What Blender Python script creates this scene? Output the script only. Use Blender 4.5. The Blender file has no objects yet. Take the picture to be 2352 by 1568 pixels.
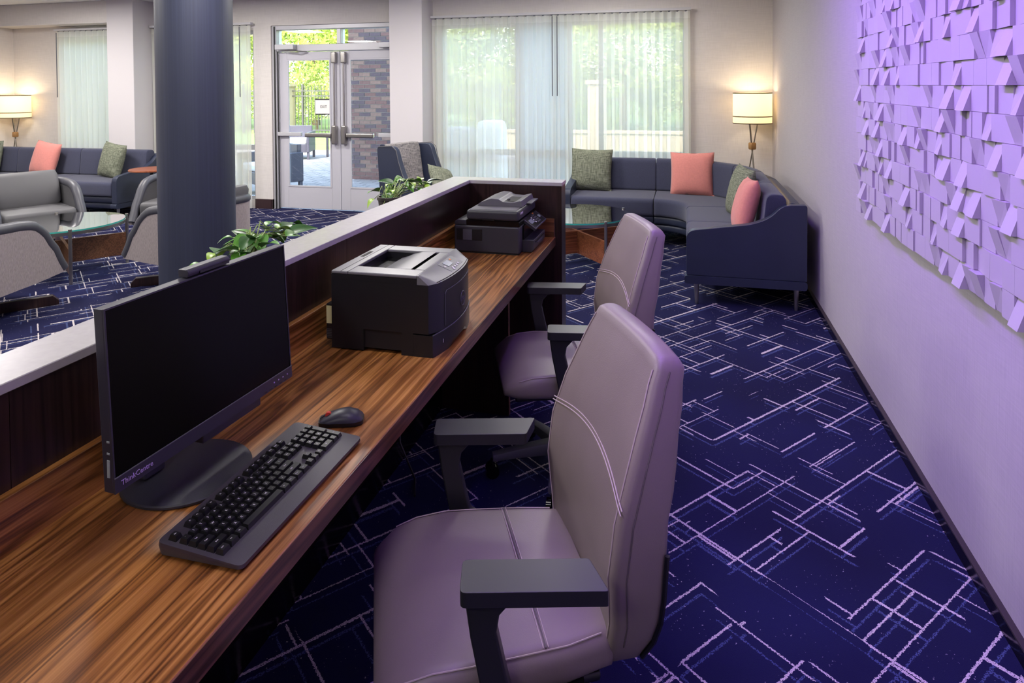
import bpy, bmesh, math, random
from mathutils import Vector, Matrix
random.seed(7)
PI = math.pi
C = bpy.context.scene.collection
S = bpy.context.scene

# ------------------------------------------------------------------ camera
F_PX, YAW, PITCH, ROLL, SHIFT = 1545.0, -.2535, .0225, -.0063, 551.0
fw = Vector((math.sin(YAW)*math.cos(PITCH), math.cos(YAW)*math.cos(PITCH), -math.sin(PITCH)))
rt = Vector((math.cos(YAW), -math.sin(YAW), 0)); up = rt.cross(fw)
rt, up = rt*math.cos(ROLL)+up*math.sin(ROLL), -rt*math.sin(ROLL)+up*math.cos(ROLL)
cam = bpy.data.cameras.new('camera'); camo = bpy.data.objects.new('camera', cam); C.objects.link(camo)
m = Matrix.Identity(4)
for i in range(3):
    m[i][0] = rt[i]; m[i][1] = up[i]; m[i][2] = -fw[i]
m.translation = (0, 0, 1.53)
camo.matrix_world = m
cam.sensor_width = 36; cam.lens = F_PX/2352*36; cam.shift_y = -SHIFT/2352; cam.clip_start = .05; cam.clip_end = 300
S.camera = camo
# ------------------------------------------------------------------ world, sun, exposure
S.view_settings.view_transform = 'Standard'; S.view_settings.look = 'None'
S.view_settings.gamma = 1; S.view_settings.use_curve_mapping = False
S.view_settings.exposure = 0.0
w = bpy.data.worlds.new('sky'); S.world = w; w.use_nodes = True
wn = w.node_tree; wn.nodes.clear()
sky = wn.nodes.new('ShaderNodeTexSky'); sky.sky_type = 'NISHITA'; sky.sun_disc = False
sky.sun_elevation = math.radians(48); sky.sun_rotation = math.radians(195); sky.air_density = 1.2; sky.dust_density = 3.0
bg = wn.nodes.new('ShaderNodeBackground'); bg.inputs[1].default_value = 2.3
wo = wn.nodes.new('ShaderNodeOutputWorld')
wn.links.new(sky.outputs[0], bg.inputs[0]); wn.links.new(bg.outputs[0], wo.inputs[0])
def light(name, typ, loc, energy, col, size=None, size_y=None, rot=(0, 0, 0), spread=None, vis=True):
    l = bpy.data.lights.new(name, typ); o = bpy.data.objects.new(name, l); C.objects.link(o)
    l.energy = energy; l.color = col; o.location = loc; o.rotation_euler = rot
    if typ == 'AREA':
        l.shape = 'RECTANGLE'; l.size = size; l.size_y = size_y or size
        if spread: l.spread = spread
    elif typ == 'POINT': l.shadow_soft_size = size or .05
    return o
sun = light('sun', 'SUN', (0, -5, 20), 9.0, (1, .97, .92), rot=(math.radians(42), 0, math.radians(-15)))
sun.data.angle = math.radians(1)
CEIL = 2.67
WARM = (1, .96, .92); COOL = (.93, .95, 1)
CEIL_FILLS = [(-.6, 1.3, 7, WARM), (-.8, 4.3, 14, WARM), (-2.4, .9, 44, WARM), (-2.5, 3.1, 36, WARM), (-2.5, 5.5, 60, WARM), (-4.9, 3.2, 56, WARM),
              (-4.9, 5.8, 64, WARM), (-7.3, 3.2, 60, WARM), (-7.3, 5.6, 72, WARM), (-.8, 6.2, 30, WARM), (-.8, -1.2, 20, WARM), (-4.6, .2, 45, WARM), (-7.6, .2, 45, WARM)]
for i, (x, y, e, c) in enumerate(CEIL_FILLS):
    light('ceiling_fill_lamp', 'AREA', (x, y, CEIL-.035), e, c, .56, .56)  # unseen fill lamps added across the ceiling to brighten the interior
PURPLE = (.36, .15, 1.0)
light('purple_wash_light', 'AREA', (-.30, 2.0, CEIL-.06), 66, PURPLE, .10, 4.2, rot=(0, math.radians(-45), 0), spread=math.radians(125))

# ------------------------------------------------------------------ materials
def lin(c):
    return tuple(((v/255/12.92) if v/255 <= .04045 else ((v/255+.055)/1.055)**2.4) for v in c) + (1,)
class N:
    def __init__(s, name):
        s.m = bpy.data.materials.new(name); s.m.use_nodes = True; s.t = s.m.node_tree; s.t.nodes.clear()
        s.out = s.n('ShaderNodeOutputMaterial')
    def n(s, typ, **kw):
        o = s.t.nodes.new(typ)
        for k, v in kw.items():
            if k.startswith('i_'):
                key = k[2:]; key = int(key) if key.isdigit() else key.replace('_', ' ')
                s.set(o.inputs[key], v)
            else: setattr(o, k, v)
        return o
    def set(s, inp, v):
        if hasattr(v, 'outputs'): s.t.links.new(v.outputs[0], inp)
        elif isinstance(v, bpy.types.NodeSocket): s.t.links.new(v, inp)
        else: inp.default_value = v
    def math(s, op, a, b=0., c=None, clamp=False):
        o = s.n('ShaderNodeMath', operation=op, use_clamp=clamp); s.set(o.inputs[0], a); s.set(o.inputs[1], b)
        if c is not None: s.set(o.inputs[2], c)
        return o.outputs[0]
    def mix(s, f, a, b):
        o = s.n('ShaderNodeMix', data_type='RGBA'); s.set(o.inputs[0], f); s.set(o.inputs[6], a); s.set(o.inputs[7], b); return o.outputs[2]
    def coord(s, scale=(1, 1, 1), kind='Object', rot=(0, 0, 0), loc=(0, 0, 0)):
        tc = s.n('ShaderNodeTexCoord'); mp = s.n('ShaderNodeMapping')
        s.t.links.new(tc.outputs[kind], mp.inputs[0]); mp.inputs[3].default_value = scale; mp.inputs[2].default_value = rot; mp.inputs[1].default_value = loc
        return mp.outputs[0]
    def noise(s, vec, scale, detail=2, rough=.5, dist=0):
        o = s.n('ShaderNodeTexNoise'); s.set(o.inputs['Vector'], vec); o.inputs['Scale'].default_value = scale
        o.inputs['Detail'].default_value = detail; o.inputs['Roughness'].default_value = rough; o.inputs['Distortion'].default_value = dist
        return o.outputs[0]
    def ramp(s, f, stops):
        o = s.n('ShaderNodeValToRGB'); s.set(o.inputs[0], f); e = o.color_ramp.elements
        while len(e) < len(stops): e.new(.5)
        for i, (p, c) in enumerate(stops): e[i].position = p; e[i].color = c if len(c) == 4 else lin(c)
        return o.outputs[0]
    def bsdf(s, col, rough=.5, metal=0, bump=None, bstr=.2, bdist=.002, spec=.5, coat=0, emit=None, es=0, sheen=0):
        b = s.n('ShaderNodeBsdfPrincipled'); s.set(b.inputs['Base Color'], col); s.set(b.inputs['Roughness'], rough); b.inputs['Metallic'].default_value = metal
        b.inputs['Specular IOR Level'].default_value = spec; b.inputs['Coat Weight'].default_value = coat; b.inputs['Coat Roughness'].default_value = .08
        b.inputs['Sheen Weight'].default_value = sheen
        if emit: b.inputs['Emission Color'].default_value = emit; b.inputs['Emission Strength'].default_value = es
        if bump is not None:
            bp = s.n('ShaderNodeBump'); bp.inputs['Strength'].default_value = bstr; bp.inputs['Distance'].default_value = bdist
            s.set(bp.inputs['Height'], bump); s.t.links.new(bp.outputs[0], b.inputs['Normal'])
        s.t.links.new(b.outputs[0], s.out.inputs[0]); return b
MT = {}
def simple(name, col, rough=.5, metal=0, bump=0, bscale=200, var=0, vscale=6, spec=.5, coat=0, stretch=(1, 1, 1), sheen=0, emit=None, es=0):
    k = N(name); c = lin(col); h = None
    if var or bump: v = k.coord(stretch)
    colr = c
    if var:
        nz = k.noise(v, vscale, 3); d = tuple(x*(1-var) for x in c[:3])+(1,); l = tuple(min(1, x*(1+var)) for x in c[:3])+(1,)
        colr = k.ramp(nz, [(.3, d), (.7, l)])
    if bump: h = k.noise(v, bscale, 2)
    k.bsdf(colr, rough, metal, h, bump, .002, spec, coat, emit, es, sheen); MT[name] = k.m; return k.m

# carpet: navy pile with broken lattice of pale and slate lines at 50.5 degrees
def carpet():
    k = N('carpet'); base = k.coord((1, 1, 1), 'Object', (0, 0, math.radians(-50.5)))
    fz = k.n('ShaderNodeTexNoise'); k.set(fz.inputs['Vector'], base); fz.inputs['Scale'].default_value = 170; fz.inputs['Detail'].default_value = 1
    off = k.n('ShaderNodeVectorMath', operation='MULTIPLY_ADD'); k.set(off.inputs[0], fz.outputs[1]); off.inputs[1].default_value = (.010, .010, 0); k.set(off.inputs[2], base)
    def lattice(shift):
        v = k.n('ShaderNodeVectorMath', operation='ADD'); k.set(v.inputs[0], off.outputs[0]); v.inputs[1].default_value = shift
        sp = k.n('ShaderNodeSeparateXYZ'); k.set(sp.inputs[0], v.outputs[0])
        def warp(x, seed):
            nn = k.n('ShaderNodeTexNoise', noise_dimensions='1D'); k.set(nn.inputs['W'], k.math('ADD', x, seed)); nn.inputs['Scale'].default_value = 2.3; nn.inputs['Detail'].default_value = 1
            return k.math('ADD', x, k.math('MULTIPLY', k.math('SUBTRACT', nn.outputs[0], .5), .20))
        u, vv = warp(sp.outputs[0], 3.3), warp(sp.outputs[1], 9.1)
        def brick(a, b, bw, rh, ms, ofs, seed, keep, sc):
            cb = k.n('ShaderNodeCombineXYZ'); k.set(cb.inputs[0], k.math('ADD', a, 50+seed)); k.set(cb.inputs[1], k.math('ADD', b, 50+seed*2))
            br = k.n('ShaderNodeTexBrick', offset=ofs, offset_frequency=2, squash=.7, squash_frequency=3); k.set(br.inputs['Vector'], cb.outputs[0])
            br.inputs['Scale'].default_value = 1; br.inputs['Mortar Size'].default_value = ms; br.inputs['Mortar Smooth'].default_value = .0
            br.inputs['Brick Width'].default_value = bw; br.inputs['Row Height'].default_value = rh
            mk = k.noise(v.outputs[0], sc, 0); 
            return k.math('MULTIPLY', br.outputs['Fac'], k.math('GREATER_THAN', mk, keep))
        l1 = brick(u, vv, .36, .165, .0036, .5, 0, .42, 3.1)
        l2 = brick(vv, u, .47, .25, .0036, .33, 3.7, .47, 4.3)
        return k.math('MAXIMUM', l1, l2)
    pile = k.noise(base, 420, 2, .7)
    streak = k.math('GREATER_THAN', k.noise(base, 300, 1), .40)
    white = k.math('MULTIPLY', lattice((0, 0, 0)), streak)
    grey = k.math('MULTIPLY', lattice((.036, .028, 0)), k.math('GREATER_THAN', k.noise(base, 240, 1), .46))
    spk = k.math('MULTIPLY', k.math('GREATER_THAN', k.noise(base, 95, 2, .6), .70), k.math('GREATER_THAN', k.noise(base, 6, 1), .50))
    navy = k.ramp(k.noise(base, 1.3, 2), [(.3, (24, 23, 56)), (.7, (29, 31, 74))])
    navy = k.mix(k.math('MULTIPLY', pile, .55), navy, lin((13, 14, 42)))
    c1 = k.mix(k.math('MULTIPLY', grey, .62), navy, lin((88, 102, 148)))
    c2 = k.mix(k.math('MAXIMUM', k.math('MULTIPLY', white, .95), k.math('MULTIPLY', spk, .6)), c1, lin((208, 198, 198)))
    k.bsdf(c2, .95, 0, pile, .5, .004, spec=.15); MT['carpet'] = k.m
carpet()
def wood(name, dark, mid, light, rough=.28, scale=1., along='y', coat=.2):
    k = N(name); ax = 'xyz'.index(along)
    def st(a, l): v = [a*scale]*3; v[ax] = l*scale; return tuple(v)
    warp = k.n('ShaderNodeTexNoise'); k.set(warp.inputs['Vector'], k.coord(st(5, 1.1))); warp.inputs['Scale'].default_value = 1; warp.inputs['Detail'].default_value = 2
    def wc(a, l, amp):
        o = k.n('ShaderNodeVectorMath', operation='MULTIPLY_ADD'); k.set(o.inputs[0], warp.outputs[1]); o.inputs[1].default_value = (amp,)*3; k.set(o.inputs[2], k.coord(st(a, l))); return o.outputs[0]
    ring = k.noise(wc(20, .55, 1.3), 1, 2, .5)
    fine = k.noise(wc(230, 1.9, 4.0), 1, 3, .6)
    big = k.noise(k.coord(st(6, .7)), 1, 2)
    sn = k.math('ADD', k.math('MULTIPLY', k.math('SINE', k.math('MULTIPLY', ring, 46)), .5), .5)
    f = k.math('ADD', k.math('ADD', k.math('MULTIPLY', sn, .20), k.math('MULTIPLY', fine, .46)), k.math('MULTIPLY', big, .34))
    col = k.ramp(f, [(.32, dark), (.50, mid), (.70, light)])
    k.bsdf(col, rough, 0, fine, .06, .001, coat=coat); MT[name] = k.m
wood('walnut', (76, 42, 18), (142, 90, 44), (186, 130, 74))
wood('walnut_edge', (52, 31, 22), (92, 60, 42), (124, 86, 62))
wood('walnut_end', (50, 28, 18), (98, 58, 36), (132, 86, 56), along='x')
wood('cherry_wood', (104, 54, 34), (140, 78, 52), (166, 100, 68), .35, along='x')
wood('brown_wood', (72, 44, 32), (108, 70, 50), (130, 90, 66), .35, along='x')
wood('espresso', (30, 17, 18), (44, 27, 27), (56, 36, 34), .32, along='z', coat=.15)
simple('espresso_dark', (34, 24, 26), .3, var=.2)
def wallpaper(name, col):
    k = N(name); v = k.coord((1, 1, 1)); a = k.noise(k.coord((160, 160, 9)), 1, 2); b = k.noise(k.coord((8, 8, 160)), 1, 2)
    f = k.math('ADD', k.math('MULTIPLY', a, .5), k.math('MULTIPLY', b, .5)); c = lin(col)
    cc = k.ramp(f, [(.35, tuple(x*.9 for x in c[:3])+(1,)), (.65, c)])
    k.bsdf(cc, .75, 0, f, .25, .002, spec=.25); MT[name] = k.m
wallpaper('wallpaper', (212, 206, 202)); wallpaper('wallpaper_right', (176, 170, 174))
simple('ceiling_white', (226, 226, 226), .9); simple('paint_grey', (196, 194, 196), .6); simple('pier_paint', (202, 197, 199), .7)
simple('baseboard_black', (14, 12, 14), .16, spec=.35); simple('baseboard_top', (52, 42, 46), .5); simple('baseboard_brown', (52, 34, 36), .4)
def ribbed(name, col):
    k = N(name); a = k.noise(k.coord((95, 95, .6)), 1, 2); c = lin(col)
    k.bsdf(k.ramp(a, [(.3, tuple(x*.88 for x in c[:3])+(1,)), (.7, tuple(x*1.08 for x in c[:3])+(1,))]), .5, 0, a, .35, .002, spec=.35); MT[name] = k.m
ribbed('column_vinyl', (52, 56, 74))
k = N('cap_laminate'); a = k.noise(k.coord((1, 1, 1)), 60, 2)
k.bsdf(k.ramp(a, [(.3, (178, 174, 176)), (.7, (183, 179, 181))]), .24, 0, a, .04, .001); MT['cap_laminate'] = k.m
simple('panel_white', (172, 166, 172), .6); simple('panel_back', (196, 190, 170), .8)
simple('leather_taupe', (126, 113, 111), .42, bump=.12, bscale=420, var=.05, vscale=8)
simple('thread', (176, 160, 158), .7); simple('seam_dark', (92, 82, 84), .7)
simple('leather_navy', (40, 46, 66), .4, bump=.12, bscale=300, var=.06)
simple('fabric_navy', (60, 62, 82), .95, bump=.5, bscale=500, var=.12, vscale=160, spec=.2, sheen=.2)
simple('leather_grey', (84, 83, 86), .6, bump=.1, bscale=300, var=.04)
simple('leather_rim', (70, 70, 78), .45, bump=.1, bscale=300)
simple('fabric_oatmeal', (154, 144, 144), .95, bump=.4, bscale=160, var=.16, vscale=90, stretch=(2, 2, .5), spec=.2)
simple('fabric_coral', (202, 128, 120), .9, bump=.3, bscale=400, var=.05, vscale=60, spec=.2, sheen=.2)
def tweed(name, a, b):
    k = N(name); f1 = k.noise(k.coord((220, 220, 14)), 1, 2); f2 = k.noise(k.coord((14, 14, 220)), 1, 2)
    f = k.math('ADD', k.math('MULTIPLY', f1, .5), k.math('MULTIPLY', f2, .5))
    k.bsdf(k.ramp(f, [(.38, a), (.62, b)]), .95, 0, f, .6, .003, spec=.2); MT[name] = k.m
tweed('fabric_olive', (74, 78, 66), (138, 142, 124)); tweed('fabric_tweed', (88, 86, 90), (160, 154, 152))
simple('plastic_black', (22, 22, 27), .4); simple('plastic_gloss', (12, 12, 15), .12); simple('plastic_char', (52, 52, 60), .42, bump=.15, bscale=900)
simple('plastic_grey', (102, 101, 107), .36); simple('plastic_mid', (86, 86, 94), .4); simple('arm_plastic', (38, 38, 43), .38)
simple('monitor_frame', (50, 48, 60), .42); simple('kb_plastic', (62, 56, 66), .42, bump=.2, bscale=1500); simple('key_black', (30, 30, 32), .33)
simple('white_print', (235, 230, 235), .6); simple('lilac_print', (190, 165, 225), .5); simple('silver', (170, 170, 176), .25, metal=1)
k = N('screen_black'); k.bsdf((.002, .002, .002, 1), .22, spec=.12); MT['screen_black'] = k.m
simple('lcd', (150, 160, 165), .2); simple('button_orange', (235, 150, 70), .5); simple('red_wheel', (214, 62, 48), .5)
simple('chrome', (205, 205, 210), .12, metal=1); simple('brushed', (176, 172, 168), .32, metal=1); simple('aluminium', (190, 189, 194), .42, metal=.25)
simple('door_paint', (188, 186, 194), .45); simple('rubber', (18, 18, 20), .6); simple('brass_wood', (150, 110, 62), .5, var=.2)
simple('lamp_metal', (150, 142, 130), .3, metal=1); simple('lamp_ring', (96, 82, 62), .4, metal=.6)
simple('leaf_green', (86, 146, 48), .35, var=.35, vscale=9); simple('leaf_dark', (62, 104, 52), .35, var=.3, vscale=9); simple('leaf_lime', (150, 186, 60), .35, var=.2, vscale=9)
simple('stem_green', (150, 172, 100), .5); simple('soil', (40, 32, 26), .9); simple('pot_grey', (72, 66, 62), .6)
simple('paper', (238, 236, 232), .7); simple('ink', (40, 40, 44), .7); simple('yellow_label', (230, 226, 170), .6)
def glassmat(name, tint=(1, 1, 1), refl=.07):
    k = N(name); tr = k.n('ShaderNodeBsdfTransparent'); tr.inputs[0].default_value = tint+(1,)
    gl = k.n('ShaderNodeBsdfGlossy'); gl.inputs[1].default_value = .0
    lw = k.n('ShaderNodeFresnel'); lw.inputs[0].default_value = 1.5
    mx = k.n('ShaderNodeMixShader'); k.set(mx.inputs[0], k.math('MULTIPLY', lw.outputs[0], refl/.04, clamp=True)); k.t.links.new(tr.outputs[0], mx.inputs[1]); k.t.links.new(gl.outputs[0], mx.inputs[2])
    k.t.links.new(mx.outputs[0], k.out.inputs[0]); MT[name] = k.m
glassmat('pane_glass', (.97, .99, .98), .06); glassmat('table_glass', (.86, .94, .92), .12)
k = N('frosted_glass'); d_ = k.n('ShaderNodeBsdfDiffuse'); d_.inputs[0].default_value = lin((225, 234, 238)); tl_ = k.n('ShaderNodeBsdfTranslucent'); tl_.inputs[0].default_value = lin((214, 226, 232)); mx_ = k.n('ShaderNodeMixShader', i_0=.5)
k.t.links.new(d_.outputs[0], mx_.inputs[1]); k.t.links.new(tl_.outputs[0], mx_.inputs[2]); k.t.links.new(mx_.outputs[0], k.out.inputs[0]); MT['frosted_glass'] = k.m
k = N('glass_edge'); k.bsdf(lin((70, 170, 160)), .1, spec=.6); MT['glass_edge'] = k.m
def sheer(name, tr=.5):
    k = N(name); v = k.noise(k.coord((700, 700, 700)), 1, 0)
    t = k.n('ShaderNodeBsdfTransparent'); t.inputs[0].default_value = (1, 1, .99, 1)
    d = k.n('ShaderNodeBsdfDiffuse'); d.inputs[0].default_value = lin((240, 240, 232)); tl = k.n('ShaderNodeBsdfTranslucent'); tl.inputs[0].default_value = lin((240, 241, 236))
    a = k.n('ShaderNodeMixShader', i_0=.5); k.t.links.new(d.outputs[0], a.inputs[1]); k.t.links.new(tl.outputs[0], a.inputs[2])
    b = k.n('ShaderNodeMixShader', i_0=tr); k.t.links.new(a.outputs[0], b.inputs[1]); k.t.links.new(t.outputs[0], b.inputs[2])
    k.t.links.new(b.outputs[0], k.out.inputs[0]); MT[name] = k.m
sheer('sheer', .18); sheer('sheer_head', .06)
def shade():
    k = N('lamp_shade'); d = k.n('ShaderNodeBsdfDiffuse'); d.inputs[0].default_value = lin((246, 238, 220)); tl = k.n('ShaderNodeBsdfTranslucent'); tl.inputs[0].default_value = lin((250, 240, 214))
    a = k.n('ShaderNodeMixShader', i_0=.6); k.t.links.new(d.outputs[0], a.inputs[1]); k.t.links.new(tl.outputs[0], a.inputs[2])
    e = k.n('ShaderNodeEmission'); e.inputs[0].default_value = (1, .86, .62, 1); e.inputs[1].default_value = .25
    s = k.n('ShaderNodeAddShader'); k.t.links.new(a.outputs[0], s.inputs[0]); k.t.links.new(e.outputs[0], s.inputs[1]); k.t.links.new(s.outputs[0], k.out.inputs[0]); MT['lamp_shade'] = k.m
shade()
def emit(name, col, st):
    k = N(name); e = k.n('ShaderNodeEmission'); e.inputs[0].default_value = col+(1,); e.inputs[1].default_value = st; k.t.links.new(e.outputs[0], k.out.inputs[0]); MT[name] = k.m
emit('diffuser', (1, .95, .88), 1.3)
simple('brick_a', (122, 94, 92), .9, bump=.4, bscale=60, var=.18, vscale=20); simple('brick_b', (96, 84, 92), .9, bump=.4, bscale=60, var=.18, vscale=20); simple('brick_c', (138, 114, 106), .9, bump=.4, bscale=60, var=.18, vscale=20)
simple('mortar', (176, 172, 168), .95); simple('wicker', (66, 70, 88), .6); simple('wicker_frame', (60, 58, 70), .5); simple('cushion_white', (236, 238, 240), .9)
simple('iron', (46, 46, 48), .5); simple('stone_cream', (176, 156, 130), .9, var=.1, vscale=3); simple('bark', (92, 78, 62), .95, var=.3)
simple('grass', (92, 120, 52), .95, var=.3, vscale=14); simple('cover_grey', (150, 152, 158), .8); simple('cover_white', (226, 228, 230), .8)
simple('house_wall', (196, 196, 190), .9); simple('house_glass', (190, 206, 220), .2); simple('roof_grey', (120, 116, 116), .9)
def pavers():
    k = N('pavers'); v = k.coord((1, 1, 1), rot=(0, 0, .05)); br = k.n('ShaderNodeTexBrick'); k.set(br.inputs['Vector'], v); br.inputs['Scale'].default_value = 1
    br.inputs['Brick Width'].default_value = .3; br.inputs['Row Height'].default_value = .16; br.inputs['Mortar Size'].default_value = .012
    br.inputs['Color1'].default_value = lin((112, 110, 110)); br.inputs['Color2'].default_value = lin((132, 128, 126)); br.inputs['Mortar'].default_value = lin((70, 70, 74))
    k.bsdf(br.outputs[0], .9); MT['pavers'] = k.m
pavers()
def foliage(name, a, b):
    k = N(name); oi = k.n('ShaderNodeNewGeometry'); v = k.noise(k.coord((1, 1, 1)), 2.2, 2)
    f = k.math('ADD', k.math('MULTIPLY', v, .6), k.math('MULTIPLY', oi.outputs['Random Per Island'], .5)); c = k.ramp(f, [(.3, a), (.75, b)])
    d = k.n('ShaderNodeBsdfDiffuse', i_0=c); t = k.n('ShaderNodeBsdfTranslucent', i_0=c); mx = k.n('ShaderNodeMixShader', i_0=.45)
    k.t.links.new(d.outputs[0], mx.inputs[1]); k.t.links.new(t.outputs[0], mx.inputs[2]); k.t.links.new(mx.outputs[0], k.out.inputs[0]); MT[name] = k.m
foliage('foliage', (122, 148, 60), (206, 214, 120)); foliage('foliage_b', (108, 134, 66), (190, 204, 126))

# ------------------------------------------------------------------ mesh helpers
class B:
    def __init__(s): s.v = []; s.f = []; s.mi = []; s.cur = 0
    def add(s, vs, fs):
        o = len(s.v); s.v += [tuple(p) for p in vs]; s.f += [tuple(o+i for i in f) for f in fs]; s.mi += [s.cur]*len(fs); return s
    def box(s, x0, x1, y0, y1, z0, z1):
        x0, x1 = min(x0, x1), max(x0, x1); y0, y1 = min(y0, y1), max(y0, y1); z0, z1 = min(z0, z1), max(z0, z1)
        return s.add([(x0, y0, z0), (x1, y0, z0), (x1, y1, z0), (x0, y1, z0), (x0, y0, z1), (x1, y0, z1), (x1, y1, z1), (x0, y1, z1)],
                     [(3, 2, 1, 0), (4, 5, 6, 7), (0, 1, 5, 4), (1, 2, 6, 5), (2, 3, 7, 6), (3, 0, 4, 7)])
    def loft(s, loops, cap=True, closed=False):
        n = len(loops[0]); k = len(loops); vs = [p for l in loops for p in l]; fs = []
        for i in range(k if closed else k-1):
            a, b = i*n, ((i+1) % k)*n
            for j in range(n):
                fs.append((a+j, a+(j+1) % n, b+(j+1) % n, b+j))
        if cap and not closed: fs += [tuple(range(n-1, -1, -1)), tuple(range((k-1)*n, k*n))]
        return s.add(vs, fs)
    def grid(s, rows):
        n = len(rows[0]); vs = [p for r in rows for p in r]
        return s.add(vs, [(i*n+j, i*n+j+1, (i+1)*n+j+1, (i+1)*n+j) for i in range(len(rows)-1) for j in range(n-1)])
    def prism(s, poly, a, b, axis='z'):
        def P(p, h): return {'z': (p[0], p[1], h), 'y': (p[0], h, p[1]), 'x': (h, p[0], p[1])}[axis]
        return s.loft([[P(p, a) for p in poly], [P(p, b) for p in poly]])
    def tube(s, pts, r, n=8, closed=False):
        pts = [Vector(p) for p in pts]; k = len(pts); loops = []; nrm = None
        for i, p in enumerate(pts):
            t = (pts[(i+1) % k]-pts[i-1]) if closed else (pts[min(i+1, k-1)]-pts[max(i-1, 0)])
            t.normalize()
            if nrm is None: nrm = t.orthogonal().normalized()
            else:
                nrm = nrm-t*nrm.dot(t)
                nrm = nrm.normalized() if nrm.length > 1e-6 else t.orthogonal().normalized()
            bi = t.cross(nrm); rr = r[i] if isinstance(r, (list, tuple)) else r
            loops.append([p+nrm*(math.cos(2*PI*j/n)*rr)+bi*(math.sin(2*PI*j/n)*rr) for j in range(n)])
        return s.loft(loops, True, closed)
    def lathe(s, prof, n=24, c=(0, 0, 0)):
        loops = [[(c[0]+r*math.cos(2*PI*j/n), c[1]+r*math.sin(2*PI*j/n), c[2]+z) for j in range(n)] for r, z in prof]
        return s.loft(loops)
    def cyl(s, x, y, z0, z1, r, n=16): return s.lathe([(r, z0), (r, z1)], n, (x, y, 0))
    def mesh(s, name, mats, smooth=None):
        me = bpy.data.meshes.new(name); me.from_pydata(s.v, [], s.f)
        for mm in (mats if isinstance(mats, (list, tuple)) else [mats]): me.materials.append(MT[mm])
        if max(s.mi or [0]): me.polygons.foreach_set('material_index', s.mi)
        b = bmesh.new(); b.from_mesh(me); bmesh.ops.recalc_face_normals(b, faces=b.faces); b.to_mesh(me); b.free()
        if smooth is not None:
            me.polygons.foreach_set('use_smooth', [True]*len(me.polygons)); me.set_sharp_from_angle(angle=math.radians(smooth))
        me.update(); return me
    def obj(s, name, mats, parent=None, bevel=0, seg=2, smooth=None, sub=0, loc=None, rot=None):
        me = s.mesh(name, mats, smooth if smooth is not None else (35 if bevel else None))
        o = bpy.data.objects.new(name, me); C.objects.link(o)
        if parent: o.parent = parent
        if bevel:
            md = o.modifiers.new('bevel', 'BEVEL'); md.width = bevel; md.segments = seg; md.limit_method = 'ANGLE'; md.angle_limit = math.radians(40); md.harden_normals = False
            me.polygons.foreach_set('use_smooth', [True]*len(me.polygons))
            for e in me.edges: e.use_edge_sharp = False
            if seg < 2: me.polygons.foreach_set('use_smooth', [False]*len(me.polygons))
            else:
                wn_ = o.modifiers.new('wn', 'WEIGHTED_NORMAL'); wn_.keep_sharp = True
        if sub: md = o.modifiers.new('sub', 'SUBSURF'); md.levels = sub; md.render_levels = sub
        if loc: o.location = loc
        if rot: o.rotation_euler = rot
        return o
def box(name, mt, x0, x1, y0, y1, z0, z1, parent=None, bevel=0, seg=2, **kw):
    return B().box(x0, x1, y0, y1, z0, z1).obj(name, mt, parent, bevel, seg, **kw)
def thing(name, label, cat, loc=(0, 0, 0), rz=0, group=None):
    o = bpy.data.objects.new(name, None); C.objects.link(o); o.empty_display_size = .05
    o.location = loc; o.rotation_euler = (0, 0, rz); o['label'] = label; o['category'] = cat
    if group: o['group'] = group
    return o
def tag(o, label, cat, group=None):
    o['label'] = label; o['category'] = cat
    if group: o['group'] = group
    return o
def struct(o): o['kind'] = 'structure'; return o
def sempty(name):
    o = bpy.data.objects.new(name, None); C.objects.link(o); o.empty_display_size = .05; return struct(o)
def link(name, me, parent, loc=(0, 0, 0), rot=(0, 0, 0), sc=(1, 1, 1)):
    o = bpy.data.objects.new(name, me); C.objects.link(o); o.parent = parent; o.location = loc; o.rotation_euler = rot; o.scale = sc; return o
def copy_tree(o, parent=None):
    c = o.copy(); C.objects.link(c); c.parent = parent
    for ch in list(o.children): copy_tree(ch, c)
    return c
def rrect(w, h, r, n=4, cx=0, cy=0):
    out = []
    for sx, sy, a0 in ((1, 1, 0), (-1, 1, 90), (-1, -1, 180), (1, -1, 270)):
        for i in range(n+1):
            a = math.radians(a0+90*i/n); out.append((cx+sx*(w/2-r)+r*math.cos(a), cy+sy*(h/2-r)+r*math.sin(a)))
    return out
def roundpoly(poly, r, n=4):
    out = []; k = len(poly)
    for i in range(k):
        p = Vector(poly[i]); a = Vector(poly[i-1])-p; b = Vector(poly[(i+1) % k])-p
        rr = r[i] if isinstance(r, (list, tuple)) else r
        rr = min(rr, a.length*.45, b.length*.45)
        if rr < 1e-5: out.append(tuple(p)); continue
        s0, s1 = p+a.normalized()*rr, p+b.normalized()*rr
        for j in range(n+1):
            t = j/n; q = s0*(1-t)**2+p*2*t*(1-t)+s1*t*t; out.append(tuple(q))
    return out
_txt = {}
def text_mesh(s, size, mt, depth=.0004, align='CENTER'):
    key = (s, size, mt, depth)
    if key in _txt: return _txt[key]
    cu = bpy.data.curves.new('lettering', 'FONT'); cu.body = s; cu.size = size; cu.extrude = depth; cu.align_x = align; cu.align_y = 'CENTER'; cu.resolution_u = 2
    o = bpy.data.objects.new('lettering', cu); C.objects.link(o); bpy.context.view_layer.update()
    me = bpy.data.meshes.new_from_object(o.evaluated_get(bpy.context.evaluated_depsgraph_get()))
    bpy.data.objects.remove(o); me.materials.clear(); me.materials.append(MT[mt]); _txt[key] = me; return me

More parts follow.
